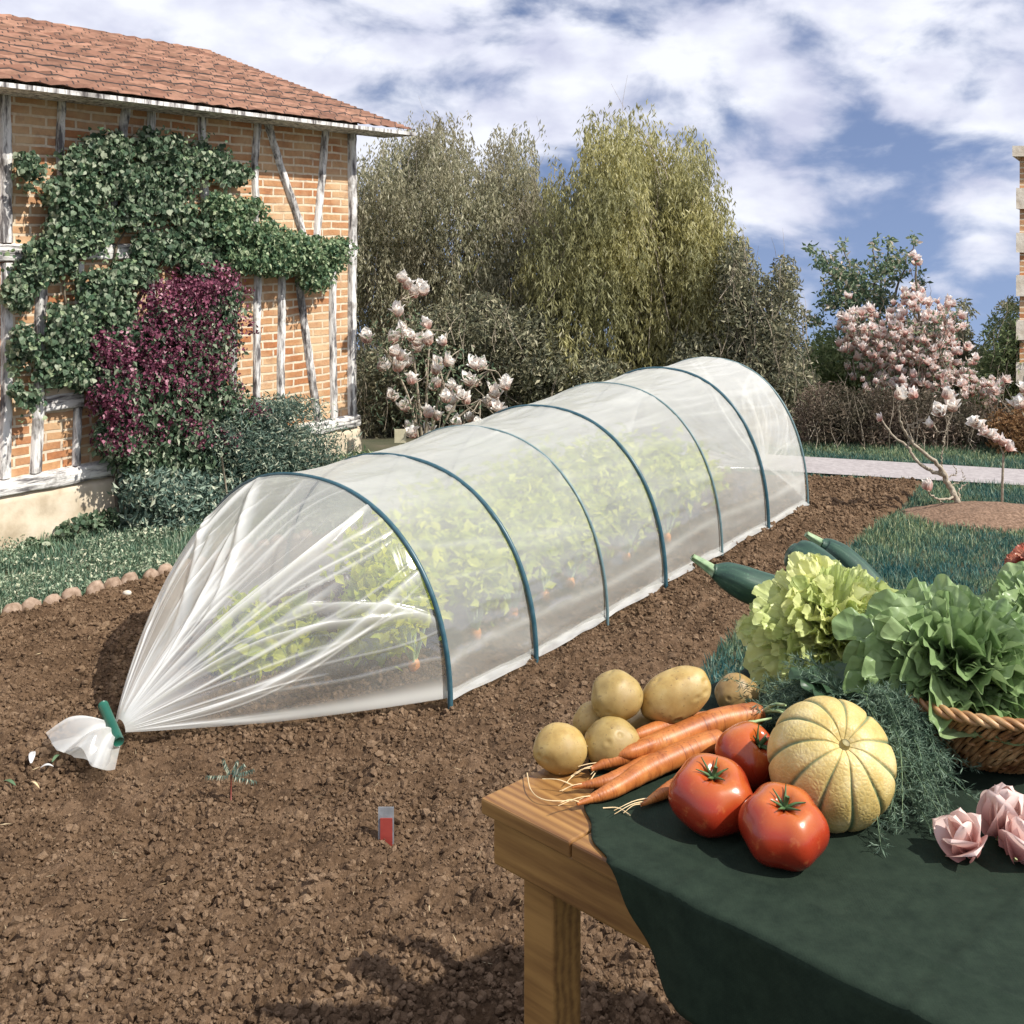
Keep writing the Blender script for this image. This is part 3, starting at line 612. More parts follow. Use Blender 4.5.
bush('tall_bush', 'upright green bush in front of the stone corner at the right', 1000, 11.0, [(1000, 350, 22, 42), (985, 385, 26, 32), (1014, 330, 14, 34), (1030, 370, 30, 60), (1000, 400, 40, 24)], 12000, M_fresh, .055, w=.25, dep=.5, tw=20)
bush('background_bush', 'green bush hidden in the shade behind the pink magnolia', 920, 12.6, [(900, 370, 50, 40), (950, 375, 50, 40), (990, 390, 40, 36), (930, 340, 40, 26)], 14000, M_darkbush, .07, dep=.6)
bush('distant_bush', 'small blue grey bush just above the pink magnolia blossoms', 965, 15, [(962, 305, 8, 8), (968, 312, 9, 6), (1010, 306, 12, 7), (960, 330, 14, 18)], 1100, M_darkbush, .08, dep=.4)
# off to the sides, so the garden does not end at the picture's edge
bush('side_bush', 'green bush beyond the right edge of the photo', 1250, 11, [(1180, 380, 90, 60), (1290, 380, 90, 80), (1390, 390, 90, 70)], 12000, M_fresh, .08, dep=.8)
# sparse tree with sky showing
d = 11.8; t = empty('sparse_tree', base_at(872, d), 'sparse tree with small bluish green leaves and sky showing through its crown', 'tree')
bl = [(822, 262, 12, 10), (840, 275, 22, 22), (862, 285, 24, 24), (885, 270, 16, 20), (898, 262, 14, 18), (850, 300, 24, 18), (828, 300, 14, 14), (880, 300, 22, 20), (920, 282, 8, 14), (812, 250, 8, 8), (842, 246, 5, 9), (876, 245, 5, 10), (889, 242, 4, 8), (914, 240, 4, 10), (816, 320, 14, 8), (860, 325, 30, 16)]
P, nw = blob_leaves(bl, 3400, .5, 'd', d, .6); leafy('crown', P, nw, leaf(.5), .062, M_sparse, t, 0)
branchy(t, base_at(872, d), [W(822, 250, d), W(842, 244, d), W(876, 240, d), W(889, 236, d), W(914, 235, d), W(850, 290, d), W(920, 278, d)], .028, M_bark)
# brick and stone corner of another house at the far right
t = empty('brick_pier', W(1040, 430, 10.6)*np.array([1, 1, 0])+np.array([0, 0, -.14]), 'tall brick wall end with pale corner stones, a thin strip at the right edge', 'wall')
mb = MB(); x0 = (1016.5-512)/F*10.6; kk = .56; v = np.array([[x+kk*(y-10.6), y, z] for x in (x0+.03, x0+3) for y in (10.6, 13) for z in (-.3, 2.5)])
uvs = np.stack([v[:, 0]+v[:, 1], v[:, 2]], -1); mb.add(v, np.array([[0, 1, 3, 2], [4, 6, 7, 5], [0, 4, 5, 1], [2, 3, 7, 6], [0, 2, 6, 4], [1, 5, 7, 3]]), uvs); mb.build('wall', M_brick, t, smooth=False)
for i in range(6):
    mb = MB(); z = -.1+i*.42; wq = .2 if i % 2 else .08
    v, f = ICO2; b = [x0, x0+wq+.05, 10.56, 10.85, z, z+(.2 if i % 2 else .19)]
    box(mb, *b, M=np.array([[1, kk, 0], [0, 1, 0], [0, 0, 1]]), org=(-kk*10.6, 0, 0)); mb.build('quoin', M_stone, t, smooth=False)
mb = MB(); v = np.array([[x+kk*(y-10.6), y, z] for x in (x0-.03, x0+3.1) for y in (10.5, 13) for z in (2.5, 2.6)]); mb.add(v, np.array([[0, 1, 3, 2], [4, 6, 7, 5], [0, 4, 5, 1], [2, 3, 7, 6], [0, 2, 6, 4], [1, 5, 7, 3]])); mb.build('coping', M_stone, t, smooth=False)

# ------------------------------------------------------------ magnolias
def petal_mat(name, base, mid, tip):
    m, nt = newmat(name); uv = N(nt, 'ShaderNodeTexCoord').outputs['UV']; s = N(nt, 'ShaderNodeSeparateXYZ'); nt.links.new(uv, s.inputs[0])
    c = ramp(nt, [(0, base), (.4, mid), (.85, tip)], s.outputs[0]); p = principled(nt, c, .55, spec=.3)
    t = N(nt, 'ShaderNodeBsdfTranslucent'); nt.links.new(c, t.inputs['Color']); mx = N(nt, 'ShaderNodeMixShader'); mx.inputs[0].default_value = .35
    nt.links.new(p.outputs[0], mx.inputs[1]); nt.links.new(t.outputs[0], mx.inputs[2]); out(nt, mx.outputs[0]); return m
M_mag = petal_mat('magnolia_petal', (.72, .4, .32), (.93, .8, .71), (.95, .93, .88))
M_mag2 = petal_mat('pink_magnolia_petal', (.62, .27, .22), (.9, .7, .62), (.95, .9, .86))
def petal(L, w, curl, tilt, az, nu=7, nv=5, rnd=.6):
    u = np.linspace(0, 1, nu)[:, None]; v = np.linspace(-1, 1, nv)[None]
    wd = w*np.sin(np.clip(u*.92+.08, 0, 1)*math.pi)**rnd*(1-.15*u)
    x = v*wd; a = tilt+curl*(u-.5); r = np.cumsum(np.sin(a)*np.ones_like(u), 0)/nu*L+.004*0; z = np.cumsum(np.cos(a)*np.ones_like(u), 0)/nu*L
    y = r+0*v-.35*w*(v**2)*(1-.3*u); z = z+0*v; c, s = math.cos(az), math.sin(az)
    V = np.stack([x*c-y*s, x*s+y*c, z], -1).reshape(-1, 3); U = np.stack([u+0*v, v*.5+.5+0*u], -1).reshape(-1, 2)
    return V, grid_faces(nu, nv), U
def blossom_mesh(name, mat, n=9, L=.085, w=.022, open_=.75, seed=0):
    r = np.random.default_rng(seed); mb = MB()
    for i in range(n):
        inner = i % 3 == 0; V, f, U = petal(L*(1+.15*r.normal()), w*(1+.1*r.normal()), (-.5 if inner else .5)+.5*r.normal(), (.25 if inner else open_*(.6+.6*r.random())), i*2*math.pi/n+.3*r.normal())
        mb.add(V, f, U)
    return mb.mesh(name, mat)
BL = [blossom_mesh('blossom', M_mag, 12, .092, .035, .68, s) for s in range(4)]
BLf = [blossom_mesh('far_blossom', M_mag2, 8, .075, .026, .8, 10+s) for s in range(4)]
BUD = blossom_mesh('bud', M_mag2, 5, .07, .02, .25, 30)
def put_blossom(par, pos, me, sc=1, up=None, name='blossom'):
    o = bpy.data.objects.new(name, me); COL.objects.link(o); o.parent = par; o.matrix_parent_inverse = world_inv(par)
    o.location = [float(q) for q in pos]; u = Vector(up if up is not None else (rng.normal(0, .3), rng.normal(0, .3)-.2, 1))
    q = u.to_track_quat('Z', 'Y'); e = q.to_euler(); o.rotation_euler = e; o.scale = (sc, sc, sc); return o
# white magnolia behind the tunnel
pts = [(x/5.12+350, y/5.12+190) for x, y in [(262, 455), (370, 490), (325, 535), (248, 628), (400, 695), (270, 740), (320, 750), (345, 810), (405, 775), (487, 775), (92, 765), (150, 905), (215, 830), (250, 855), (240, 910), (290, 885), (310, 975), (440, 880), (430, 920), (485, 880), (665, 905), (640, 990), (798, 998), (295, 720), (335, 780), (375, 520), (285, 490), (645, 900), (230, 770)]]
pts += [(x/5.12+350, y/5.12+340) for x, y in [(430, 240), (520, 250), (610, 215), (797, 235), (745, 290), (205, 290), (285, 350), (400, 380), (560, 270), (600, 310), (540, 310), (510, 360), (310, 460), (555, 430), (760, 350), (765, 385), (720, 320), (660, 440), (415, 470), (450, 225), (580, 290), (440, 390), (730, 275), (330, 480), (625, 400), (500, 300)]]
d = 8.3; b0 = base_at(425, d); t = empty('white_magnolia', b0, 'magnolia with white and pale pink blossoms in front of the dark bushes left of centre', 'flowering shrub')
tips = []
for k, (px, py) in enumerate(pts):
    dd = d+rng.uniform(-.35, .35); p = W(px, py+5, dd); tips.append(p)
    put_blossom(t, p, BL[k % 4], dd/8.3*rng.uniform(.95, 1.25))
mb = MB()
for px, py in [(400, 300), (430, 330), (385, 350), (460, 350), (490, 370), (415, 400), (480, 400)]:
    tube(mb, smoothpath([b0, b0+(W(px, py, d)-b0)*np.array([.4, .4, .6]), W(px, py, d)], 12), np.linspace(.013, .005, 12), 6)
mb.build('trunk', M_palebark, t); mb = MB(); hub = [W(x, y, d) for x, y in [(400, 300), (430, 330), (385, 350), (460, 350), (490, 370), (415, 400), (480, 400), (400, 340), (440, 370), (395, 390), (425, 360)]]
for p in tips:
    h = min(hub, key=lambda q: np.linalg.norm(q-p+np.array([0, 0, -.08]))); m = (h+p)/2+rng.normal(0, .03, 3)
    tube(mb, smoothpath([h, m, p], 7), np.linspace(.0045, .0025, 7), 5)
mb.build('branch', M_palebark, t)
P, nw = blob_leaves([(400, 345, 40, 50), (450, 380, 55, 40), (420, 410, 60, 26)], 700, .4, 'd', d); leafy('leaves', P, nw, leaf(.35), .045, M_sparse, t, -.3)
mb = MB(); p = W(400, 436, 8.0); box(mb, p[0]-.04, p[0]+.045, p[1], p[1]+.004, p[2]-.05, p[2]+.05); box(mb, p[0]-.005, p[0]+.005, p[1]+.005, p[1]+.012, -.03, p[2]+.03)
tag(mb.build('plant_tag', simple('cream_card', [(.3, (.6, .54, .36)), (.7, (.75, .68, .48))]), smooth=False), 'small blank cream card on a stick under the white magnolia', 'plant tag')
# large pink magnolia in the background
d = 10.4; b0 = base_at(925, d); t = empty('pink_magnolia', b0, 'large magnolia crowded with pink and white blossoms under the blue sky', 'flowering tree')
cl = [(905, 335, 60, 30), (870, 345, 40, 34), (920, 360, 62, 34), (940, 320, 34, 22), (950, 385, 50, 24), (985, 395, 20, 14), (855, 320, 18, 12), (912, 300, 14, 16), (1003, 385, 7, 10), (850, 300, 10, 8), (915, 262, 3, 8), (890, 385, 40, 16)]
P, nw = blob_leaves(cl, 560, .55, 'd', d, .6); keepi = np.argsort(P[:, 1])
for k in range(100): put_blossom(t, P[keepi[k*4]], BLf[k % 4], rng.uniform(.9, 1.35))
mb = MB()
for k in range(560):
    if k % 4 == 0 and k < 400: continue
    me = BLf[k % 4]; v = np.array([q.co[:] for q in me.vertices]); M = frames(np.array([[rng.normal(0, .4), rng.normal(0, .4), 1.]]), rdir(1))[0]; M = M[:, [0, 2, 1]]*np.array([1, -1, 1])
    U = np.array([me.uv_layers[0].data[0].uv[:]]*0).reshape(0, 2)
    nl = len(v)//35; u = np.tile(np.repeat(np.linspace(0, 1, 7), 5), nl)
    mb.add((v*rng.uniform(.8, 1.3))@M.T+P[keepi[k]], np.concatenate([grid_faces(7, 5)+35*q for q in range(nl)]), np.stack([u, u], -1))
o = mb.build('blossoms', M_mag2, t); o['kind'] = 'stuff'
branchy(t, b0, [W(x, y, d) for x, y in [(870, 340), (905, 320), (940, 315), (960, 375), (850, 310), (912, 290), (985, 385), (915, 258)]], .035, M_bark)
twigs(t, cl, d, .4, 120, M_bark, 'twig', .005, .3)
P, nw = blob_leaves(cl, 1500, .5, 'd', d, .6); leafy('leaves', P, nw, leaf(.4), .05, M_sparse, t, 0)
# young magnolia on the mulch mound
d = 6.9; zz = lambda x, y: (x/5.12+824, y/5.12+360)
t = empty('young_magnolia', G(960.7, 511), 'small bare magnolia with leaning forked trunk and few blossoms on the mulch mound', 'flowering shrub')
def br(pts, r0, r1, name='branch', dz=0):
    mb = MB(); P = smoothpath([W(*zz(x, y), d+dz*i) for i, (x, y) in enumerate(pts)], 24); P[2:-1] += rng.normal(0, .004, (21, 3)); tube(mb, P, np.linspace(r0, r1, 24), 8); return mb.build(name, M_palebark, t)
br([(703, 790), (680, 720), (650, 650), (612, 585), (600, 560)], .022, .015, 'trunk')
br([(615, 590), (560, 570), (500, 540), (450, 485), (425, 440), (350, 385), (310, 330), (290, 300)], .014, .004, dz=.03)
br([(610, 575), (570, 520), (500, 465), (440, 405), (405, 345), (385, 290), (390, 215)], .015, .004, dz=-.03)
br([(425, 450), (440, 420), (500, 440)], .006, .003); br([(420, 370), (450, 330), (530, 305), (565, 320)], .006, .003, dz=-.02); br([(450, 345), (480, 330), (465, 210)], .005, .003, dz=-.03)
br([(560, 330), (590, 370), (640, 345), (635, 300), (610, 260)], .005, .003, dz=-.02); br([(610, 420), (620, 380), (660, 250)], .005, .003, dz=.01); br([(600, 560), (605, 480), (620, 400)], .005, .003)
br([(680, 705), (640, 710), (590, 715), (550, 692), (530, 670)], .009, .004, dz=-.03); br([(690, 720), (695, 660), (735, 630)], .006, .003, dz=.03); br([(590, 715), (610, 740), (590, 765)], .004, .002); br([(640, 600), (680, 580), (660, 530)], .004, .002); br([(650, 640), (720, 610), (700, 560)], .003, .0015)
for x, y, s in [(372, 195, 1.15), (465, 195, 1.25), (612, 195, 1), (600, 275, 1.1), (658, 262, 1), (555, 340, .7)]: put_blossom(t, W(*zz(x, y+8), d-.1), BL[rng.integers(4)] if s < 1.2 else BLf[1], s*.95)
for x, y, s, u in [(288, 320, .8, (-.2, 0, 1)), (535, 680, 1.2, (-.1, -.2, 1)), (525, 670, 1.0, (-.2, 0, 1))]: put_blossom(t, W(*zz(x, y), d-.1), BUD, s, u, 'bud')
# single stem at the right with a drooping spray of blossoms
t = empty('magnolia_sapling', G(1002, 508), 'thin single grey stem carrying a slanting spray of pink blossoms right of the young magnolia', 'flowering shrub')
mb = MB(); tube(mb, smoothpath([G(1002, 508), W(1002.5, 480, 6.95), W(1003.5, 454, 6.95)], 10), .008, 8); mb.build('stem', M_palebark, t)
mb = MB(); tube(mb, smoothpath([W(1003.5, 454, 6.95), W(997, 440, 6.95), W(985, 428, 6.93), W(975, 420, 6.9)], 10), .005, 6); mb.build('branch', M_palebark, t)
for x, y, s, u in [(790, 330, 1.0, (-.8, -.2, .8)), (835, 375, 1.1, (-.7, -.2, .9)), (815, 345, .9, (-.7, -.4, .8)), (880, 415, 1.1, (-.2, -.4, 1)), (905, 435, 1.1, (.2, -.3, 1)), (935, 465, 1.1, (.5, -.2, 1)), (860, 395, .9, (-.5, -.5, 1))]: put_blossom(t, W(*zz(x, y+8), 6.93), BLf[rng.integers(4)] if s > 1 else BL[0], s*.9, u)
t = empty('leaning_magnolia_twig', G(1045, 500), 'magnolia twig with one blossom entering at the right edge', 'flowering shrub')
mb = MB(); tube(mb, smoothpath([G(1045, 500), W(1040, 450, 7), W(1022, 412, 7)], 12), np.linspace(.008, .004, 12), 6); mb.build('stem', M_palebark, t)
put_blossom(t, W(1021, 410, 7), BL[1], 1.1, (-.4, 0, 1)); put_blossom(t, W(1026, 395, 7), BL[2], 1, (0, 0, 1))
# ------------------------------------------------------------ tunnel
AX = np.array([.575, .818]); AX /= np.linalg.norm(AX); PR = np.array([-AX[1], AX[0]])
feet = [(447, 712), (533, 668), (605, 627), (663, 592), (720, 560), (766, 534), (806, 510)]
tops = [486, 465, 434.5, 414, 389.5, 374.5, 363]; wid = [1.42, 1.40, 1.38, 1.36, 1.33, 1.31, 1.28]
FT, HH, WW = [], [], []
for (x, y), tp, wv in zip(feet, tops, wid):
    f = G(x, y)[:2]; m = f+PR*wv/2; FT.append(f); WW.append(wv); HH.append(H-(tp-YH)/F*m[1]*.992)
FT = np.array(FT); HH = np.array(HH); WW = np.array(WW)
def interp(a, t): return np.interp(t, np.arange(7), a)
def sect(th, w, h, e=.9):                # superellipse: across from right foot (0) to left foot (pi)
    return w/2*(1-np.sign(np.cos(th))*np.abs(np.cos(th))**e), h*np.abs(np.sin(th))**e
t_ = empty('garden_tunnel', [*(FT[0]+PR*.7), 0], 'long low polythene grow tunnel on seven hoops with its near end gathered and tied', 'grow tunnel')
def filmmat(name, base_op, gain):
    m, nt = newmat(name); a = N(nt, 'ShaderNodeAttribute'); a.attribute_name = 'film_weight'
    f = noise(nt, 3.5, 4, .6)
    op = N(nt, 'ShaderNodeMath', operation='MULTIPLY_ADD'); nt.links.new(a.outputs['Fac'], op.inputs[0]); op.inputs[1].default_value = gain; op.inputs[2].default_value = base_op
    o2 = N(nt, 'ShaderNodeMath', operation='MULTIPLY_ADD'); o2.use_clamp = True; nt.links.new(f, o2.inputs[0]); o2.inputs[1].default_value = .12; nt.links.new(op.outputs[0], o2.inputs[2])
    tr = N(nt, 'ShaderNodeBsdfTransparent'); tr.inputs['Color'].default_value = (.97, .975, .97, 1)
    df = N(nt, 'ShaderNodeBsdfDiffuse'); df.inputs['Color'].default_value = (.92, .92, .87, 1)
    tl = N(nt, 'ShaderNodeBsdfTranslucent'); tl.inputs['Color'].default_value = (.92, .93, .86, 1)
    mx = N(nt, 'ShaderNodeMixShader'); mx.inputs[0].default_value = .38; nt.links.new(df.outputs[0], mx.inputs[1]); nt.links.new(tl.outputs[0], mx.inputs[2])
    m2 = N(nt, 'ShaderNodeMixShader'); nt.links.new(o2.outputs[0], m2.inputs[0]); nt.links.new(tr.outputs[0], m2.inputs[1]); nt.links.new(mx.outputs[0], m2.inputs[2])
    gl = N(nt, 'ShaderNodeBsdfGlossy'); gl.inputs['Roughness'].default_value = .16; gl.inputs['Color'].default_value = (1, 1, 1, 1)
    nb = N(nt, 'ShaderNodeBump'); nb.inputs['Strength'].default_value = .35; nb.inputs['Distance'].default_value = .02; nt.links.new(noise(nt, 5, 3, .5, vec=objco(nt, (1, 1, 1)), dist=1.2), nb.inputs['Height']); nt.links.new(nb.outputs[0], gl.inputs['Normal'])
    m3 = N(nt, 'ShaderNodeMixShader'); m3.inputs[0].default_value = .1; nt.links.new(m2.outputs[0], m3.inputs[1]); nt.links.new(gl.outputs[0], m3.inputs[2]); out(nt, m3.outputs[0]); return m
M_film = filmmat('polythene_film', .27, .52); M_film2 = filmmat('gathered_film', .07, .85)
nt_, nu_ = 420, 260
T = np.linspace(0, 6, nt_)[:, None]+np.zeros((1, nu_)); TH = np.linspace(0, math.pi, nu_)[None]+np.zeros((nt_, 1))
frac = T % 1; sag = np.sin(frac*math.pi)**1.0
A_, Z_ = sect(TH, interp(WW, T), interp(HH, T)); A_ = A_-interp(WW, T)/2      # centred
top = np.sin(TH)
k = 1-.011*sag*top**1.5-.008*sag
wr = .007*fbm(p3(TH*5, T*.9, 2), 3, 61)*top+.006*(1-np.abs(fbm(p3(TH*9+T*.6, T*1.6, 5), 3, 62))*3)*sag
# puckers running out from each hoop
pk = np.exp(-np.minimum(frac, 1-frac)*5)*np.maximum(0, fbm(p3(TH*16, np.round(T)*3.3, 1), 2, 63))*.022*(np.minimum(frac, 1-frac) > .0)*(1-np.exp(-np.minimum(frac, 1-frac)*30))
A_ = A_*(k+wr+pk); Z_ = Z_*(k+wr+pk)
ctr = np.stack([np.interp(T, np.arange(7), FT[:, 0]), np.interp(T, np.arange(7), FT[:, 1])], -1)+PR*(interp(WW, T)/2)[..., None]
XY = ctr+A_[..., None]*PR
# foot band: bottom 6% bows inward between hoops, lies in a fold on the soil
low = np.exp(-(Z_/.05)**2); XY -= (np.sign(A_)*low*sag*.015)[..., None]*PR
V = np.concatenate([XY, Z_[..., None]+.03], -1)
dens = .22*np.maximum(0, fbm(p3(TH*8+T*1.0, T*.8, 3), 3, 64)+.1)+.4*np.exp(-(Z_/.03)**2)+1.0*np.exp(-((TH-.17-.02*np.sin(T*2))/.02)**2)*.35
dens += .55*np.clip((TH/math.pi-.24)*2.4, 0, 1)+.22*np.exp(-np.minimum(frac, 1-frac)*9)*np.maximum(0, fbm(p3(TH*14, T*1.5, 9), 2, 65)*2.4)
st_ = np.maximum(0, 1-np.abs(fbm(p3(TH*4.5+T*.35, T*.25+TH*.5, 8), 2, 69))*9)*sag; dens += .22*st_*(TH > .5)
dens += .12*np.clip((T-3.9), 0, 1)+.2*np.clip(T-5, 0, 1)
mb = MB(); mb.add(V, grid_faces(nt_, nu_), att=dens.ravel()); mb.build('film_cover', M_film, t_)
# skirt lying on the soil on the right side
for side in (0, 1):
    tt = np.linspace(-.02, 6, 240)[:, None]; vv = np.linspace(0, 1, 8)[None]
    fx = np.stack([np.interp(tt, np.arange(7), FT[:, 0]), np.interp(tt, np.arange(7), FT[:, 1])], -1)
    wv = interp(WW, tt)[..., None]
    base = fx if side == 0 else fx+PR*wv
    sg = -1 if side == 0 else 1; sgf = (np.sin((tt % 1)*math.pi))
    Pq = base+PR*sg*(-.02-.0*sgf+vv*(.035+.012*fbm(p3(tt*4, 0*tt), 2, 3)))[..., None]
    z = .062-.022*vv+.006*fbm(p3(tt*5, vv*2+0*tt), 2, 8); Vs = np.concatenate([Pq, z[..., None]], -1)
    mb = MB(); mb.add(Vs, grid_faces(240, 8), att=np.full(Vs.shape[0]*8, .35)+.3*fbm(p3(tt*8, vv*3+0*tt), 2, 6).ravel()); mb.build('film_hem', M_film, t_)
# hoops
M_hoop = simple('hoop_steel', [(.3, (.018, .075, .10)), (.7, (.05, .12, .15))], 30, .35, .1)
M_hoop2 = simple('pale_hoop_steel', [(.3, (.1, .17, .18)), (.7, (.17, .25, .26))], 30, .4, .1)
for i in range(7):
    outer = i in (0, 1, 3, 5); th = np.linspace(0, math.pi, 60); a, z = sect(th, WW[i], HH[i]); off = .016 if outer else .013
    kx = 1+off/(WW[i]/2); a = (a-WW[i]/2)*kx; z = z*(1+off/HH[i]); c = FT[i]+PR*WW[i]/2
    P = np.concatenate([c+a[:, None]*PR, (z+.014)[:, None]], -1); P = np.vstack([P[:1]-np.array([0, 0, .08]), P, P[-1:]-np.array([0, 0, .08])])
    mb = MB(); tube(mb, P, (.0098 if outer else .0068), 10); mb.build('hoop', M_hoop if outer else M_hoop2, t_)
# gathered ends: pleated cones
def cone(i, gpos, out_dir, seed, bulge=.10, nt=150, nu=900, mat=None):
    r = np.random.default_rng(seed); u = np.linspace(0, 1, nu)[None]; t = np.linspace(0, 1, nt)[:, None]   # t: 0 hoop -> 1 gather
    # closed loop: arch (0..pi) then floor sheet back
    th = u*math.pi; a, z = sect(th, WW[i], HH[i]); c = FT[i]+PR*WW[i]/2; a = a-WW[i]/2
    hoopP = np.concatenate([c+(a[..., None]*PR), z[..., None]+.03], -1)
    ga = (u-.5)*.10; gz = .035*np.sin(u*math.pi)
    gp = np.concatenate([gpos[:2]+(-np.cos(u*math.pi)*.03)[..., None]*PR*1.0, (gpos[2]-.02+gz)[..., None]], -1)
    s = t**1.0; P = hoopP*(1-s[..., None])+gp*s[..., None]
    dist = np.linalg.norm(hoopP[0, nu//2]-gp[0, nu//2])
    nrm = np.stack([-np.cos(th), np.sin(th)], -1)       # across, up
    nv = np.concatenate([nrm[..., :1]*PR, nrm[..., 1:]], -1)
    bl = bulge*np.sin(np.clip(s, 0, 1)*math.pi)**.8*(.35+.65*np.sin(th))*np.ones_like(s)
    P = P+nv*bl[..., None]
    # pleats
    D = np.zeros((nt, nu)); Hh = np.zeros((nt, nu))
    for j in range(65):
        u0 = r.random()**.85; w0 = r.uniform(.0011, .0036)*(1.8 if r.random() < .15 else 1); t0 = r.uniform(-.2, .8); amp = r.uniform(.2, 1)**1.3; dr = r.normal(0, .10)
        cc = u0+dr*(1-t)*(1-.3*t)*.6+.006*np.sin(t*9+j); ww = w0*(1+1.3*t); env = np.clip((t-t0)/.25, 0, 1)**.7
        g = np.exp(-((u-cc)/ww)**2)*env; D += amp*g; Hh += amp*g*w0*3.0
    for j in range(11):                                   # a few broad bright creases
        u0 = r.uniform(.03, .75); w0 = r.uniform(.005, .011); t0 = r.uniform(-.3, .35); t1 = r.uniform(.5, 1.1); dr = r.normal(0, .2)
        cc = u0+dr*(1-t)+.01*np.sin(t*6+j); x_ = (u-cc)/(w0*(1+.8*t)); g = np.where(x_ > 0, np.exp(-(x_*2.4)**2), np.exp(-(x_*.7)**2))*np.clip((t-t0)/.2, 0, 1)*np.clip((t1-t)/.2, 0, 1); D += .75*g; Hh += .02*g
    for j in range(16):                                   # broad folds
        u0 = r.random(); cc = u0+r.normal(0, .06)*(1-t); w0 = r.uniform(.02, .045); g = np.exp(-((u-cc)/w0)**2)*np.clip(t*1.4+.1, 0, 1)
        D += .18*r.random()*g; Hh += .035*(r.random()-.4)*g
    P = P+nv*(Hh*(1-t*.55)*np.sin(np.clip(t*1.02+.0, 0, 1)*math.pi)**.4*1.1)[..., None]
    P[..., 2] = np.maximum(P[..., 2], .05+.006*np.sin(u*60))
    D = D*.72+.95*np.clip((t-.74)/.26, 0, 1)**1.5+.36*np.clip((u-.48)*3, 0, 1)+.08*np.clip((u-.2)*4, 0, 1)+.8*np.exp(-((u-.014)/.012)**2)+.25*np.maximum(0, fbm(p3(u*10+0*t, t*1.5+0*u, seed), 3, seed))
    D += .10*np.sin(th)**3
    mb = MB(); mb.add(P, grid_faces(nt, nu), att=D.ravel()+.001); return mb
GP = G(120, 724, .085)
cone(0, GP, None, 5).build('gathered_end', M_film2, t_)
c7 = FT[6]+PR*WW[6]/2; cone(6, np.array([*(c7+AX*.85), .06]), None, 9, .06, 60, 200).build('far_gathered_end', M_film2, t_)
# tie: green clip tube round the neck, fanned tail
M_clip = simple('green_plastic', [(.3, (.008, .085, .055)), (.7, (.018, .13, .085))], 8, .35, .05)
mb = MB(); a, b = G(103, 705, .14), G(119, 742, .085); P = np.linspace(a, b, 14); tube(mb, P, .017, 16); 
o = mb.build('tie_clip', M_clip, t_)
mb = MB(); nt, nu = 50, 90; t = np.linspace(0, 1, nt)[:, None]; u = np.linspace(0, 1, nu)[None]
A0, B0 = G(111, 722, .11), G(117, 733, .09); A1, B1 = G(46, 737, .085), G(108, 766, .075)
M1 = G(74, 756, .08)
s0 = A0+(B0-A0)*u[..., None]; s1 = A1*(1-u[..., None])**2+2*M1*(u*(1-u))[..., None]+B1*(u**2)[..., None]
s1[..., :2] += (.02*np.sin(u*17))[..., None]*(A1-A0)[:2]*1.5
P = s0*(1-t[..., None])+s1*t[..., None]; P[..., 2] += .03*np.sin(t*math.pi)*np.ones_like(u)+.022*np.sin(u*11+t*2)*np.clip(t*1.5, 0, 1)+.006*np.sin(u*27+t*5)*t
P[..., 2] = np.maximum(P[..., 2], .062)
mb.add(P, grid_faces(nt, nu), att=(.30+.35*np.maximum(0, np.sin(u*23+t*2))+.4*(1-t)).ravel()); mb.build('tail', M_film2, t_)
P2 = P.copy(); P2[..., 2] = .05+.25*(P2[..., 2]-.062); mb = MB(); mb.add(P2+np.array([.01, .015, 0]), grid_faces(nt, nu), att=np.full(nt*nu, .5)); mb.build('tail_underside', M_film2, t_)

# ------------------------------------------------------------ crops under the film
M_orange = simple('root_crown', [(.3, (.6, .2, .04)), (.7, (.8, .36, .1))], 30, .5)
row = [(414, 667), (476, 635), (513, 614), (545, 596), (570, 583), (626, 557), (667, 538)]
DS = np.concatenate([[0], np.cumsum(np.linalg.norm(np.diff(FT, axis=0), axis=1))])
def inside(P):
    t = np.interp((P[:, :2]-FT[0])@AX, DS, np.arange(7)); w_ = interp(WW, t)/2; h_ = interp(HH, t)
    c = np.stack([np.interp(t, np.arange(7), FT[:, 0]), np.interp(t, np.arange(7), FT[:, 1])], -1)+PR*w_[:, None]
    a = (P[:, :2]-c)@PR; rad = np.sqrt((a/w_)**2+(np.maximum(P[:, 2], 0)/h_)**2); k = np.minimum(1, .82/np.maximum(rad, 1e-6))
    Q = P.copy(); Q[:, :2] -= ((a*(1-k))[:, None])*PR; Q[:, 2] *= k; return Q
def crop(loc, hgt, n, seed, mats, rw=.16, orange=True, first=[None]):
    o = empty('row_plant', loc, 'leafy plant with an orange root crown growing under the film near the right side', 'vegetable plant', 'plants growing inside the tunnel')
    r = np.random.default_rng(seed); mb = MB(); loc = np.asarray(loc); tipsP, tn = [], []
    for k in range(9):
        a = r.uniform(0, 6.28); e = loc+np.array([math.cos(a)*rw*r.random(), math.sin(a)*rw*r.random(), hgt*r.uniform(.7, 1.05)])
        tube(mb, smoothpath([loc+[0, 0, .02], (loc+e)/2+r.normal(0, .01, 3), e], 7), np.linspace(.006, .003, 7), 5); tipsP.append(e)
    mb.build('stalk', M_stem, o); tp = np.array(tipsP)
    P = inside(tp[r.integers(0, 9, n)]+r.normal(0, 1, (n, 3))*np.array([rw*.38, rw*.38, hgt*.17])); nw = np.tile([0, 0, 1.], (n, 1))
    leafy('foliage', P, nw, leaf(.55), .055, mats, o, 0, .8)
    if orange:
        v, f = ICO2; mb = MB(); mb.add(v*np.array([.024, .024, .034])+loc+[0, 0, .022], f); mb.build('root_crown', M_orange, o)
    return o
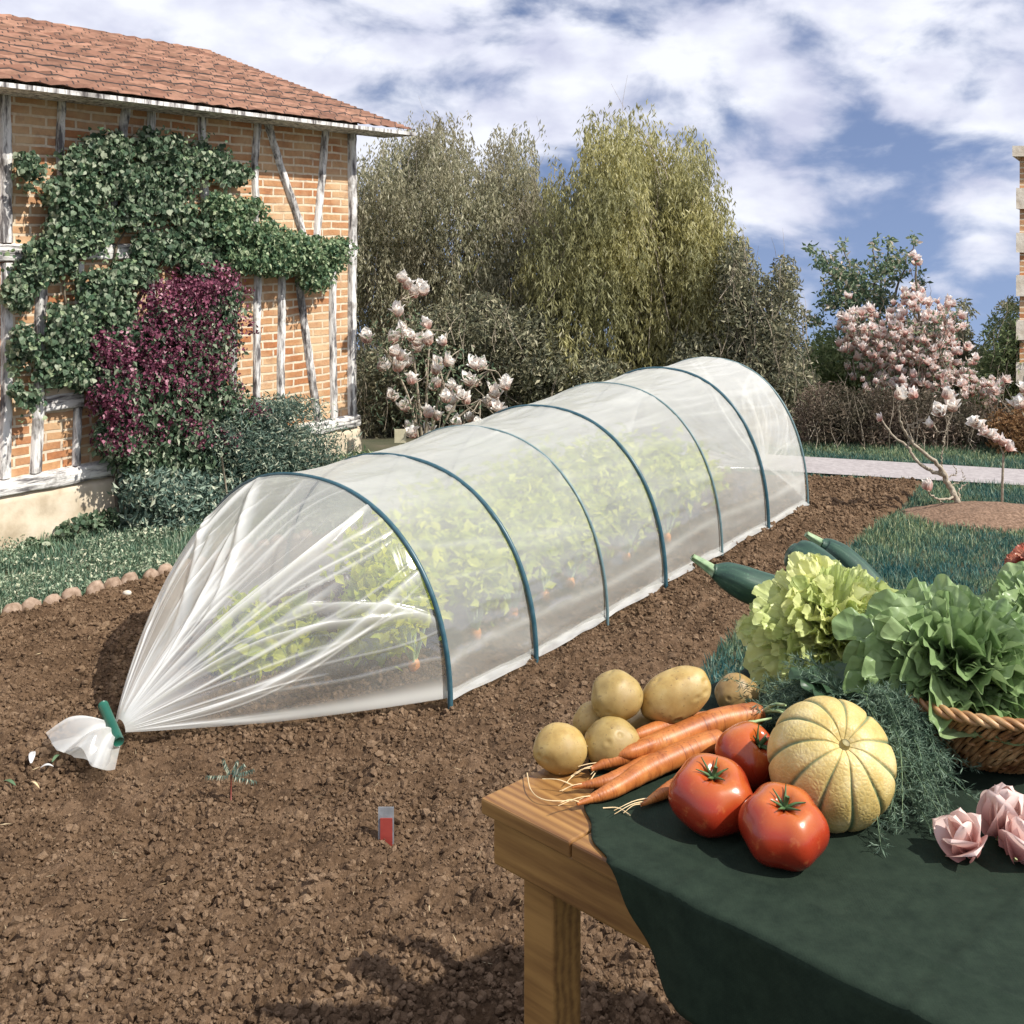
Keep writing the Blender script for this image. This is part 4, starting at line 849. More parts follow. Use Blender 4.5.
for k, (x, y) in enumerate(row):
    o = crop(G(x, y+4, .03), .36, 620, k, M_insoft if k else M_inplant)
    o['label'] = ['leafy plant with an orange crown nearest the right foot of the front hoop', 'leafy plant with an orange crown just past the front hoop', 'leafy orange crowned plant between the second and third hoops, nearer the second', 'leafy orange crowned plant in the middle between the second and third hoops', 'leafy orange crowned plant next to the third hoop', 'leafy orange crowned plant near the fourth hoop', 'leafy orange crowned plant beyond the fourth hoop'][k]
for k, (x, y, hg, lab) in enumerate([(385, 640, .40, 'tall leafy plant behind the front hoop inside the tunnel'), (455, 600, .42, 'tall leafy plant in the back row behind the second hoop'), (505, 575, .42, 'tall leafy plant in the back row before the third hoop'), (550, 555, .42, 'tall leafy plant in the back row behind the third hoop'), (600, 535, .42, 'tall leafy plant in the back row before the fourth hoop'), (650, 515, .38, 'tall leafy plant in the back row past the fourth hoop'), (690, 520, .3, 'smaller leafy plant in the back row nearest the far end')]):
    o = crop(G(x, y, .02), hg, 900, 40+k, M_insoft if k else M_inplant, .2, False); o['label'] = lab
# the lettuce-like plants seen through the gathered end
for k, (x, y, hg, lab) in enumerate([(245, 668, .27, 'bright yellow green leafy plant seen through the gathered front end, leftmost'), (292, 655, .22, 'bright yellow green leafy plant seen through the gathered front end, to the right of another'), (372, 655, .38, 'bright leafy plant directly behind the arch of the front hoop')]):
    loc = G(x, y, .02); o = empty('leafy_plant', loc, lab, 'vegetable plant', 'plants growing inside the tunnel'); n = 520
    q = rdir(n); q[:, 2] = np.abs(q[:, 2]); P = loc+q*np.array([.15, .15, hg])*(rng.random((n, 1))**.4); leafy('foliage', P, q, leaf_big(.8), .06, M_inplant, o, -.3, .5)
    mb = MB()
    for j in range(8): tube(mb, smoothpath([loc, loc+q[j]*np.array([.05, .05, hg*.6]), loc+q[j]*np.array([.12, .12, hg])], 7), .004, 5)
    mb.build('stalk', M_stem, o)
# ------------------------------------------------------------ table in the foreground
TZ = .95; E1 = np.array([.722, .692]); E2 = np.array([.722, -.692]); C0 = G(480, 797, TZ)[:2]; LT = 1.12
def tp(a, b, z=0.0): return np.array([*(C0+a*E1+b*E2), TZ+z])
MT = np.array([[E1[0], E2[0], 0], [E1[1], E2[1], 0], [0, 0, 1]]); CT = np.array([C0[0], C0[1], TZ])
def woodmat():
    m, nt = newmat('pine_wood'); v = objco(nt, (1, 1, 1)); r = N(nt, 'ShaderNodeMapping'); r.inputs['Rotation'].default_value = (0, 0, R(46)); r.inputs['Scale'].default_value = (1, 1, 1)
    nt.links.new(v, r.inputs['Vector']); s = N(nt, 'ShaderNodeMapping'); s.inputs['Scale'].default_value = (1.5, 24, 24); nt.links.new(r.outputs[0], s.inputs['Vector'])
    wv = N(nt, 'ShaderNodeTexWave'); wv.bands_direction = 'Y'; wv.inputs['Scale'].default_value = .9; wv.inputs['Distortion'].default_value = 5; wv.inputs['Detail'].default_value = 3; nt.links.new(s.outputs[0], wv.inputs['Vector'])
    f = noise(nt, 3, 5, .6, vec=s.outputs[0]); c = ramp(nt, [(0, (.13, .05, .012)), (.5, (.27, .13, .035)), (1, (.38, .2, .06))], wv.outputs['Fac']); c = mixc(nt, c, ramp(nt, [(.35, (.15, .065, .02)), (.6, (.36, .19, .06))], f), .5)
    out(nt, principled(nt, c, .5, f, .15, .003).outputs[0]); return m
M_wood = woodmat()
table = empty('garden_table', tp(LT/2, LT/2, -TZ), 'square pine wood table in the foreground with one bare corner pointing left', 'table')
def tbox(name, a0, a1, b0, b1, z0, z1, mat=None, bev=.004, par=table):
    mb = MB(); box(mb, a0, a1, b0, b1, z0, z1, MT, CT); o = mb.build(name, mat or M_wood, par, smooth=False)
    bv = o.modifiers.new('bevel', 'BEVEL'); bv.width = bev; bv.segments = 2; return o
bw = LT/7
for k in range(7): tbox('plank', 0, LT, k*bw+.0012, (k+1)*bw-.0012, -.022, 0, bev=.003)
tbox('apron', .012, .034, .012, LT-.012, -.09, -.0255); tbox('apron', LT-.034, LT-.012, .012, LT-.012, -.09, -.0255)
tbox('apron', .036, LT-.036, .012, .034, -.09, -.0255); tbox('apron', .036, LT-.036, LT-.034, LT-.012, -.09, -.0255)
for a in (.04, LT-.095):
    for b in (.04, LT-.095): tbox('leg', a, a+.055, b, b+.055, -TZ-.02, -.0255)
# dark green cloth laid diagonally
def clothmat():
    m, nt = newmat('green_cloth'); wv = N(nt, 'ShaderNodeTexChecker'); wv.inputs['Scale'].default_value = 420; tc = N(nt, 'ShaderNodeTexCoord'); mp_ = N(nt, 'ShaderNodeMapping'); mp_.inputs['Rotation'].default_value = (0, 0, R(46)); nt.links.new(tc.outputs['Object'], mp_.inputs['Vector']); nt.links.new(mp_.outputs[0], wv.inputs['Vector']); f = wv.outputs['Fac']; f2 = noise(nt, 40, 5, .7)
    c = ramp(nt, [(.3, (.009, .018, .011)), (.7, (.02, .034, .021))], f2)
    out(nt, principled(nt, c, .85, f, .5, .002, spec=.2).outputs[0]); return m
M_cloth = clothmat(); hang = .13
aa = np.arange(-hang, LT+hang+.001, .008); Aq, Bq = np.meshgrid(aa, aa, indexing='ij'); ss = Aq+Bq
cutl = .205+.012*np.sin((Aq-Bq)*19)+.006*np.sin((Aq-Bq)*47)
kp0 = ss > cutl; sh = np.where(kp0, 0, np.minimum((cutl-ss)/2, .008)); Aq = Aq+sh; Bq = Bq+sh
oa = np.where(Aq < 0, -Aq, np.where(Aq > LT, Aq-LT, 0)); ob = np.where(Bq < 0, -Bq, np.where(Bq > LT, Bq-LT, 0))
za = np.clip(Aq, 0, LT)+np.where(Aq < 0, -1, 1)*np.where(oa > 0, .006+.006*np.sin(Bq*40)*np.minimum(oa*12, 1), 0)
zb = np.clip(Bq, 0, LT)+np.where(Bq < 0, -1, 1)*np.where(ob > 0, .006+.006*np.sin(Aq*40)*np.minimum(ob*12, 1), 0)
Zc = .004+.0012*fbm(p3(Aq*9, Bq*9), 2, 4)+.0035*np.exp(-(((Aq+.06) % .28-.14)/.006)**2)+.0035*np.exp(-(((Bq+.1) % .28-.14)/.006)**2)+.006*np.maximum(0, fbm(p3(Aq*3+Bq*2, Bq*5, 3), 3, 14))*(Bq > .45)-np.maximum(oa, ob)
V = np.stack([za, zb, Zc], -1)@MT.T+CT; fc = grid_faces(len(aa), len(aa)); kp = ((oa == 0) | (ob == 0)).ravel(); k2 = kp0.ravel(); fc = fc[kp[fc].all(1) & k2[fc].any(1)]
mb = MB(); mb.add(V, fc); cl = mb.build('table_cloth', M_cloth); tag(cl, 'dark green cloth spread over the table under the vegetables', 'cloth')
so_ = cl.modifiers.new('thickness', 'SOLIDIFY'); so_.thickness = .0015; so_.offset = 1
CZ = .006                                     # cloth surface above the table top

# ------------------------------------------------------------ potatoes
def potatomat(name, c1, c2, c3):
    m, nt = newmat(name); f = noise(nt, 28, 5, .6); v = N(nt, 'ShaderNodeTexVoronoi'); v.inputs['Scale'].default_value = 46; tc = N(nt, 'ShaderNodeTexCoord'); nt.links.new(tc.outputs['Object'], v.inputs['Vector'])
    f3_ = noise(nt, 11, 3, .6); c = ramp(nt, [(.3, c1), (.5, c2), (.75, c3)], f); c = mixc(nt, c, (.26, .17, .06), ramp(nt, [(.47, (0, 0, 0)), (.7, (.8, .8, .8))], f3_)); f6_ = noise(nt, 130, 4, .75); c = mixc(nt, c, (.13, .08, .035), ramp(nt, [(.6, (0, 0, 0)), (.7, (.85, .85, .85))], f6_)); sp = ramp(nt, [(.0, (.42, .26, .12)), (.12, (1, 1, 1))], v.outputs['Distance']); c = mixc(nt, c, sp, .55, 'MULTIPLY')
    out(nt, principled(nt, c, ramp(nt, [(.35, (.3, .3, .3)), (.6, (.6, .6, .6))], f3_), f6_, .2, .0015, sub=.06).outputs[0]); return m
M_pota = potatomat('olive_potato_skin', (.26, .17, .05), (.38, .27, .09), (.5, .38, .16)); M_pot = potatomat('potato_skin', (.31, .19, .055), (.45, .31, .10), (.6, .46, .2)); M_potb = potatomat('brown_potato_skin', (.22, .13, .04), (.34, .22, .08), (.45, .31, .13))
def potato(c, r3, ang, seed, mat, label, tilt=0):
    v, f = ICO5; r = np.random.default_rng(seed); n = v*(1+.13*fbm(v*1.05+seed*3, 2, seed)[:, None])
    for e in rdir(9, r):
        dd = np.linalg.norm(v-e, axis=1); n = n*(1-.05*np.exp(-(dd/.09)**2)+.014*np.exp(-((dd-.16)/.05)**2))[:, None]
    n = n*np.array(r3); M = Matrix.Rotation(ang, 3, 'Z') @ Matrix.Rotation(tilt, 3, 'Y'); n = n@np.array(M).T
    mb = MB(); mb.add(n, f); o = mb.build('potato', mat); o.location = c; return tag(o, label, 'potato', 'potatoes heaped on the table')
potato(W(560, 748, 1.556), (.0375, .035, .0335), .4, 1, M_pot, 'round pale potato at the far left, nearest the bare table corner')
potato(W(612, 744, 1.571), (.041, .036, .035), .2, 2, M_pota, 'yellow potato with brown eyes behind the carrot tips, right of the round pale one')
potato(W(617, 697, 1.612), (.041, .036, .034), .5, 3, M_pota, 'upper round potato with a shiny highlight lying on top of the two lower ones')
potato(W(676, 695, 1.632), (.058, .037, .036), .25, 4, M_pot, 'largest oval potato at the top right of the heap, tilted up to the right', -.33)
potato(W(592, 722, 1.625), (.028, .028, .028), .2, 5, M_pot, 'small potato wedged at the back between the round pale one and the upper one')
potato(W(737, 695, 1.752), (.036, .03, .032), .2, 6, M_potb, 'brown potato half hidden behind the end of the upper carrot')
potato(W(650, 728, 1.66), (.04, .032, .031), .1, 8, M_pot, 'pale potato mostly hidden under the largest oval one')

# ------------------------------------------------------------ carrots
def carrotmat():
    m, nt = newmat('carrot_skin'); f = noise(nt, 40, 4, .6); uv = N(nt, 'ShaderNodeTexCoord').outputs['UV']; mp = N(nt, 'ShaderNodeMapping'); mp.inputs['Scale'].default_value = (42, 1.2, 1); nt.links.new(uv, mp.inputs['Vector'])
    f2 = noise(nt, 1.6, 3, .6, vec=mp.outputs[0]); c = ramp(nt, [(.3, (.30, .085, .02)), (.55, (.45, .15, .035)), (.8, (.58, .26, .075))], f); c = mixc(nt, c, ramp(nt, [(.33, (.4, .26, .18)), (.46, (1, 1, 1))], f2), .75, 'MULTIPLY'); f7 = noise(nt, 90, 5, .75); c = mixc(nt, c, (.16, .075, .03), ramp(nt, [(.58, (0, 0, 0)), (.72, (.75, .75, .75))], f7))
    out(nt, principled(nt, c, .45, f2, .35, .0025).outputs[0]); return m
M_car = carrotmat(); M_root = simple('rootlet', [(.3, (.6, .42, .2)), (.7, (.78, .62, .38))], 50, .6)
def carrot(pts, rs, zs, label, seed, green=None):
    r = np.random.default_rng(seed); P = []
    for (x, y), z in zip(pts, zs): P.append(G(x, y, TZ+z))
    P = smoothpath(np.array(P), 44); rr = np.interp(np.linspace(0, 1, 44), np.linspace(0, 1, len(rs)), rs)
    rr = rr*1.12*(1+.025*r.normal(size=44)*np.linspace(1, .5, 44)); rr[0] *= .62; rr[1] *= .9
    t = empty('carrot', P[22], label, 'carrot', 'carrots laid together on the table')
    mb = MB(); tube(mb, P, rr, 18, uvs=True); mb.build('root', M_car, t)
    mb = MB()
    d = P[-1]-P[-4]; d /= np.linalg.norm(d)
    for k in range(3):
        e = P[-1]+d*.03*r.uniform(.5, 1.6)+r.normal(0, .012, 3); e[2] = max(e[2], TZ+.008); q = P[-2-3*k]; tube(mb, smoothpath([q, (q+e)/2+[0, 0, .004], e], 8), np.linspace(.0011, .0004, 8), 4)
    mb.build('rootlet', M_root, t)
    if green:
        mb = MB()
        for k in range(green[1]):
            e = np.array(green[0])+r.normal(0, .012, 3)*(k > 0); q = P[0]+r.normal(0, .002, 3); tube(mb, smoothpath([q, (q+e)/2+[0, 0, .006], e], 8), np.linspace(.0030, .0018, 8), 6)
        mb.build('stalk', M_stem, t)
    return t
carrot([(762, 713), (715, 722), (665, 741), (622, 757), (591, 769)], [.0152, .016, .0145, .0105, .003], [.045, .042, .034, .024, .014], 'thick upper carrot with its broad end at the top right beside the brown potato', 1, (G(800, 716, TZ+.06), 4))
carrot([(722, 738), (690, 750), (650, 768), (612, 790), (577, 804)], [.0135, .0145, .0135, .0095, .002], [.030, .028, .022, .016, .010], 'long lower carrot with a pale green stalk stub touching the rear tomato', 2, (G(762, 731, TZ+.034), 6))
carrot([(700, 742), (655, 760), (615, 779), (572, 787)], [.011, .012, .0095, .002], [.014, .016, .014, .010], 'carrot lying underneath between the upper carrot and the long lower one', 3)
carrot([(722, 768), (697, 777), (669, 790), (641, 805)], [.012, .0125, .009, .002], [.016, .016, .014, .010], 'short darker carrot pointing at the large left tomato', 4)
carrot([(716, 718), (676, 724), (645, 733), (618, 742)], [.010, .011, .009, .002], [.030, .036, .040, .034], 'slim carrot at the back of the bundle under the largest potato', 5)
carrot([(700, 730), (660, 742), (630, 752), (604, 756)], [.010, .010, .009, .002], [.028, .034, .032, .026], 'carrot between the slim rear one and the thick upper one', 6)
mb = MB(); 
for pts in [[(527, 773), (531, 790), (545, 800), (578, 801)], [(566, 783), (573, 776), (588, 766)], [(590, 781), (598, 770), (613, 762), (628, 757)], [(603, 808), (618, 808), (630, 815)]]:
    tube(mb, smoothpath([G(x, y, TZ+.0075) for x, y in pts], 14), .0009, 4)
tag(mb.build('carrot_root_hairs', M_root), 'thin pale root hairs lying loose on the bare wood by the carrot tips', 'root hairs')

# ------------------------------------------------------------ tomatoes
def tomatomat():
    m, nt = newmat('tomato_skin'); f = noise(nt, 9, 3, .5); s = N(nt, 'ShaderNodeSeparateXYZ'); tc = N(nt, 'ShaderNodeTexCoord'); nt.links.new(tc.outputs['Object'], s.inputs[0])
    ad = N(nt, 'ShaderNodeMath', operation='MULTIPLY_ADD'); nt.links.new(s.outputs[2], ad.inputs[0]); ad.inputs[1].default_value = 11; nt.links.new(f, ad.inputs[2])
    c = ramp(nt, [(.35, (.25, .018, .008)), (.7, (.36, .036, .01)), (1.0, (.48, .15, .025))], ad.outputs[0])
    f5 = noise(nt, 70, 4, .7); c = mixc(nt, c, (.62, .2, .06), ramp(nt, [(.58, (0, 0, 0)), (.8, (.5, .5, .5))], f5)); out(nt, principled(nt, c, ramp(nt, [(.3, (.14, .14, .14)), (.7, (.3, .3, .3))], f), f5, .06, .002, sub=.06, coat=.25).outputs[0]); return m
M_tom = tomatomat(); M_calyx = simple('calyx', [(.3, (.03, .08, .025)), (.7, (.1, .18, .06))], 60, .6)
def tomato(c, r, h, lobes, seed, label, tilt=(0, 0)):
    r_ = np.random.default_rng(seed); nu, nv = 64, 96; ph = np.linspace(0, math.pi, nu)[:, None]; th = np.linspace(0, 2*math.pi, nv, endpoint=False)[None]
    lob = 1+.045*np.sin(ph)**.5*np.cos(th*lobes+r_.random()*6)+.022*np.cos(th*3+2)
    x = r*np.sin(ph)**.96*lob; z = h*np.cos(ph)*np.ones_like(th); dim = np.exp(-(np.sin(ph)/.30)**2)*(ph < 1.5)
    z = z-.40*h*dim*(1+.12*np.cos(th*lobes)); V = np.stack([x*np.cos(th), x*np.sin(th), z], -1).reshape(-1, 3)
    M = np.array(Matrix.Rotation(tilt[0], 3, 'X') @ Matrix.Rotation(tilt[1], 3, 'Y'))
    o = empty('tomato', c, label, 'tomato'); mb = MB(); mb.add(V@M.T, grid_faces(nu, nv, wrapv=True)[:, ::-1]); b = mb.build('flesh', M_tom); b.parent = o
    mb = MB(); zt = h*.62
    for k in range(6):
        a = k*1.047+r_.normal(0, .15); L = r*.42*r_.uniform(.8, 1.2); P = smoothpath([[0, 0, zt], [math.cos(a)*L*.5, math.sin(a)*L*.5, zt+.35*h*.6], [math.cos(a)*L, math.sin(a)*L, zt+.38*h+r_.normal(0, .002)]], 7); tube(mb, P@M.T, np.array([.0018, .0022, .002, .0016, .0012, .0009, .0005]), 5)
    tube(mb, np.array([[0, 0, zt-.002], [.001, 0, zt+.008], [.003, .002, zt+.016]])@M.T, .0028, 6); q = mb.build('calyx', M_calyx); q.parent = o
    return o
tomato(W(712, 795, 1.397), .053, .042, 5, 1, 'large ribbed tomato in the middle, left of the front one', (.30, 0))
tomato(W(783, 826, 1.325), .0515, .042, 6, 2, 'front tomato at the lower edge beside the melon', (.30, 0))
tomato(W(748, 756, 1.515), .045, .04, 4, 3, 'tomato lying behind the two larger ones, with its dark green stem facing right', (.5, .5))

# ------------------------------------------------------------ melon
def melonmat():
    m, nt = newmat('melon_rind'); a = N(nt, 'ShaderNodeAttribute'); a.attribute_name = 'film_weight'; f = noise(nt, 22, 5, .6)
    c = ramp(nt, [(.3, (.46, .34, .11)), (.5, (.62, .49, .2)), (.75, (.76, .66, .38))], f)
    v = N(nt, 'ShaderNodeTexVoronoi'); v.feature = 'DISTANCE_TO_EDGE'; v.inputs['Scale'].default_value = 170; tc = N(nt, 'ShaderNodeTexCoord'); nt.links.new(tc.outputs['Object'], v.inputs['Vector'])
    c = mixc(nt, c, ramp(nt, [(0, (.95, .85, .62)), (.09, (1, .97, .9)), (.2, (.93, .9, .84))], v.outputs['Distance']), .8, 'MULTIPLY')
    gr = ramp(nt, [(.25, (0, 0, 0)), (.8, (1, 1, 1))], a.outputs['Fac']); c = mixc(nt, c, (.14, .19, .09), gr)
    out(nt, principled(nt, c, .5, v.outputs['Distance'], .25, .004, sub=.05).outputs[0]); return m
M_mel = melonmat(); nu, nv = 90, 240; ph = np.linspace(0.02, math.pi-.02, nu)[:, None]; th = np.linspace(0, 2*math.pi, nv, endpoint=False)[None]
ribs = 11; w_ = np.abs(((th*ribs/(2*math.pi)+.08*np.sin(ph*3)) % 1)-.5)*2; gv_ = np.clip((w_-.74)/.26, 0, 1)*np.ones_like(ph)
rr = .080*(1-.045*gv_**1.5*np.sin(ph)**.5+.022*np.cos((w_)*math.pi/2)*np.sin(ph)); zz_ = np.cos(ph)*rr*.93-.012*np.exp(-(np.sin(ph)/.2)**2)*np.sign(np.cos(ph))
V = np.stack([rr*np.sin(ph)*np.cos(th), rr*np.sin(ph)*np.sin(th), zz_*np.ones_like(th)], -1); M = np.array(Matrix.Rotation(.80, 3, 'X') @ Matrix.Rotation(.05, 3, 'Y') @ Matrix.Rotation(.2, 3, 'Z'))
mel = empty('melon', W(831, 763, 1.43), 'round ribbed yellow melon with green grooves beside the tomatoes', 'melon')
mb = MB(); mb.add(V.reshape(-1, 3)@M.T, grid_faces(nu, nv, wrapv=True)[:, ::-1], att=(gv_*(.55+.45*np.sin(ph))+.001).ravel()); b = mb.build('rind', M_mel); b.parent = mel
mb = MB(); tube(mb, np.array([[0, 0, .056], [.001, 0, .064], [.002, .001, .0685]])@M.T, [.009, .007, .005], 14); b = mb.build('stem_scar', simple('scar', [(.3, (.22, .2, .09)), (.7, (.42, .36, .18))], 90, .8)); b.parent = mel

# ------------------------------------------------------------ marrows / courgettes
def courgmat():
    m, nt = newmat('courgette_skin'); uv = N(nt, 'ShaderNodeTexCoord').outputs['UV']; mp = N(nt, 'ShaderNodeMapping'); mp.inputs['Scale'].default_value = (3, 16, 1); nt.links.new(uv, mp.inputs['Vector'])
    f = noise(nt, 1.2, 3, .5, vec=mp.outputs[0]); f2 = noise(nt, 300, 2, .5)
    c = ramp(nt, [(.35, (.016, .045, .032)), (.55, (.03, .075, .048)), (.75, (.075, .13, .085))], f); c = mixc(nt, c, ramp(nt, [(.6, (1, 1, 1)), (.72, (2.2, 2.2, 2.0))], f2), .6, 'MULTIPLY')
    out(nt, principled(nt, c, .45, f, .1, .003).outputs[0]); return m
M_cg = courgmat()
def courgette(P, rs, stem, label, seed):
    P = smoothpath(np.array(P), 36); rr = np.interp(np.linspace(0, 1, 36), np.linspace(0, 1, len(rs)), rs)
    o = empty('courgette', P[18], label, 'courgette', 'courgettes sticking out behind the lettuces')
    mb = MB(); tube(mb, P, rr, 40, uvs=True, prof=lambda t, a: 1+.035*np.cos(a*5)*(np.sin(t*math.pi)**.3)); mb.build('body', M_cg, o)
    if stem: mb = MB(); S = smoothpath(np.array(stem), 10); tube(mb, S, np.linspace(.0055, .010, 10), 20, prof=lambda t, a: 1+.18*np.cos(a*5)); mb.build('stem', M_stem2, o)
M_stem2 = simple('courgette_stem', [(.3, (.14, .24, .11)), (.7, (.35, .45, .26))], 60, .5)
courgette([W(713, 571, 1.96), W(727, 576, 1.96), W(752, 587, 1.95), (W(790, 600, 1.94)), W(835, 618, 1.92), W(880, 640, 1.9)], [.012, .023, .030, .032, .033, .03, .02], [W(692, 557, 1.97), W(703, 564, 1.97), W(716, 573, 1.96)], 'dark green courgette pointing left over the soil with a pale stem', 1)
courgette([W(790, 549, 2.12), W(797, 555, 2.11), W(815, 566, 2.08), W(845, 592, 2.03), W(880, 625, 1.98)], [.014, .030, .036, .036, .033, .02], None, 'blunt dark courgette end standing up behind the yellow lettuce', 2)
courgette([W(820, 544, 2.2), W(828, 549, 2.2), W(848, 564, 2.17), W(880, 598, 2.12), W(905, 630, 2.1)], [.010, .020, .026, .028, .027, .02], [W(806, 534, 2.21), W(813, 539, 2.21), W(822, 545, 2.2)], 'striped courgette with a stem, rightmost behind the lettuces', 3)

# ------------------------------------------------------------ lettuces
def lettucemat(name, rib, mid, edge, tr=.3):
    m, nt = newmat(name); uv = N(nt, 'ShaderNodeTexCoord').outputs['UV']; s = N(nt, 'ShaderNodeSeparateXYZ'); nt.links.new(uv, s.inputs[0])
    f = noise(nt, 55, 4, .6); g = N(nt, 'ShaderNodeNewGeometry')
    e = N(nt, 'ShaderNodeMath', operation='MULTIPLY_ADD'); nt.links.new(f, e.inputs[0]); e.inputs[1].default_value = .35; nt.links.new(s.outputs[0], e.inputs[2])
    c = ramp(nt, [(.12, rib), (.42, mid), (.95, edge)], e.outputs[0]); c = mixc(nt, c, ramp(nt, [(0, (.62, .72, .58)), (1, (1, 1, 1))], g.outputs['Random Per Island']), 1, 'MULTIPLY')
    vv = N(nt, 'ShaderNodeTexVoronoi'); vv.inputs['Scale'].default_value = 75; tc = N(nt, 'ShaderNodeTexCoord'); nt.links.new(tc.outputs['Object'], vv.inputs['Vector'])
    p = principled(nt, c, .38, vv.outputs['Distance'], .45, .006, spec=.5); t = N(nt, 'ShaderNodeBsdfTranslucent'); nt.links.new(c, t.inputs['Color']); mx = N(nt, 'ShaderNodeMixShader'); mx.inputs[0].default_value = tr
    nt.links.new(p.outputs[0], mx.inputs[1]); nt.links.new(t.outputs[0], mx.inputs[2]); out(nt, mx.outputs[0]); return m
M_frisee = lettucemat('frisee_leaf', (.95, .95, .88), (.94, .94, .64), (.88, .88, .42), .42); M_bat = lettucemat('green_lettuce_leaf', (.82, .86, .68), (.40, .5, .26), (.34, .45, .21), .3); M_radi = lettucemat('red_leaf', (.88, .85, .62), (.82, .72, .5), (.55, .14, .09))
def lettuce_leaf(L, Wd, el, az, ruf, freq, curl, seed, jag=0, nu=20, nv=151):
    # a fan-shaped leaf: u runs from the stalk to the frilled rim, v sweeps across the fan
    r = np.random.default_rng(seed); u = np.linspace(0, 1, nu)[:, None]; v = np.linspace(-1, 1, nv)[None]
    an = v*(.45+.75*u**.7); rad = L*(.06+.94*u)*(1-.18*v**2)*(1+.05*np.sin(v*7+seed))
    wf = 2.1*Wd/L; x = rad*np.sin(an)*wf*(1.05-.1*u); yl = rad*np.cos(an)
    e = u**3.2; p1, p2, p3_ = r.random(3)*6.28; warp = .5*fbm(p3(v*2.3+seed, 0*u), 2, seed)
    frill = ruf*e*(np.sin(v*freq*math.pi+p1+warp*4)+.34*u**3*np.sin(v*freq*2.7*math.pi+p2+2*warp))
    blis = .0030*fbm(p3(x*70+seed, yl*70), 2, 5)*np.clip(u*2, 0, 1)*(1-.5*e)
    cup = .35*L*(1-np.cos(an))*.6; h = frill+blis+cup-.006*np.exp(-(v/.07)**2)*(1-u)
    if jag: h = h+jag*e*r.normal(size=(nu, nv)); yl = yl+jag*e*r.normal(size=(nu, nv)); x = x+jag*e*r.normal(size=(nu, nv))
    yl = yl+.55*ruf*e*np.cos(v*freq*math.pi*1.02+p1+warp*4)
    q = yl/L; a = el-curl*.5*q; y = L*(q*np.cos(a))-h*np.sin(a); z = L*(q*np.sin(a))+h*np.cos(a)
    c, s = math.cos(az), math.sin(az); V = np.stack([x*c-y*s, x*s+y*c, z], -1).reshape(-1, 3)
    rib = np.clip(np.abs(v)*2.2, 0, 1)*.35*(1-.3*u)+.62*u+.12*u*(np.abs(np.sin(an*9)) > .25); U = np.stack([rib, v*.5+.5+0*u], -1).reshape(-1, 2); return V, grid_faces(nu, nv), U
TILT = np.array(Matrix.Rotation(R(24), 3, 'X'))
def head(name, c, n, Lr, Wr, ruf, freq, mat, label, seed, jag=0, elr=(.1, 1.4), curl=1.0, azc=None, squash=1, order=1.0, zmin=.008):
    r = np.random.default_rng(seed); mb = MB(); c = np.asarray(c, float)
    for k in range(n):
        f = k/(n-1); el = elr[0]+(elr[1]-elr[0])*f**order+r.normal(0, .08); az = k*2.399+r.normal(0, .2); L = Lr[0]+(Lr[1]-Lr[0])*f; L *= r.uniform(.88, 1.12)
        V, fc, U = lettuce_leaf(L, (Wr[0]+(Wr[1]-Wr[0])*f)*r.uniform(.85, 1.15), el, az, ruf*r.uniform(.7, 1.2), freq*r.uniform(.8, 1.2), curl*r.uniform(.5, 1.2), seed*100+k, jag)
        V[:, 2] += .02*f; V = V@TILT.T; V[:, 2] = np.maximum(V[:, 2], -c[2]+TZ+zmin+.012*r.random()*(1+0*V[:, 2])); mb.add(V+c, fc, U)
    o = mb.build(name, mat); return tag(o, label, 'lettuce')
head('yellow_lettuce', W(833, 652, 1.84), 84, (.158, .125), (.05, .038), .0110, 6.4, M_frisee, 'frilly yellow head of lettuce with pale ribs at the left of the pile', 3, .0009, (.05, 1.5), .55)
head('green_lettuce', W(952, 690, 1.63), 84, (.168, .118), (.052, .040), .0135, 4.6, M_bat, 'large green head of lettuce with wavy leaves spilling over the wicker basket', 4, 0, (.28, 1.5), .8, zmin=.07)
head('small_green_lettuce', W(1045, 655, 1.76), 60, (.145, .11), (.05, .036), .0125, 4.6, M_bat, 'green wavy lettuce cut by the right edge behind the large green one', 6, 0, (.1, 1.5), .8, zmin=.03)
head('red_leaf_head', W(1042, 588, 1.95), 18, (.075, .06), (.032, .028), .008, 3, M_radi, 'red and cream leafy head at the right edge above the lettuces', 8, .001, (.4, 1.5), .6)

# ------------------------------------------------------------ wicker basket
M_wick = simple('wicker', [(.3, (.14, .05, .02)), (.5, (.34, .17, .065)), (.75, (.66, .44, .22))], 26, .45, .3, .002)
bc = np.array([.705, 1.635]); bs = empty('wicker_basket', [*bc, TZ+CZ], 'brown wicker basket with slanting canes under the green lettuce', 'basket')
r0, r1, bh = .105, .175, .095
def bp(a, t, o=0): rr = r0+(r1-r0)*t**.8+o; return [bc[0]+rr*math.cos(a), bc[1]+rr*math.sin(a), TZ+CZ+.004+bh*t]
mb = MB(); rb = np.random.default_rng(3)
for k in range(150):
    a0 = k*2*math.pi/150+rb.normal(0, .01); sg = 1; L_ = rb.uniform(.9, 1.0); tube(mb, [bp(a0+sg*.42*t, t*L_, .003*math.sin(t*18+k*math.pi)+.0015) for t in np.linspace(0, 1, 12)], rb.uniform(.002, .0034), 5, cap=False)
mb.build('canes', M_wick, bs); mb = MB()
for k in range(5):
    t = .12+k*.2; tube(mb, [bp(a, t, .0035*math.sin(a*38+k*math.pi)) for a in np.linspace(0, 2*math.pi, 230)], .0022, 5, cap=False)
mb.build('weave', M_wick, bs); mb = MB()
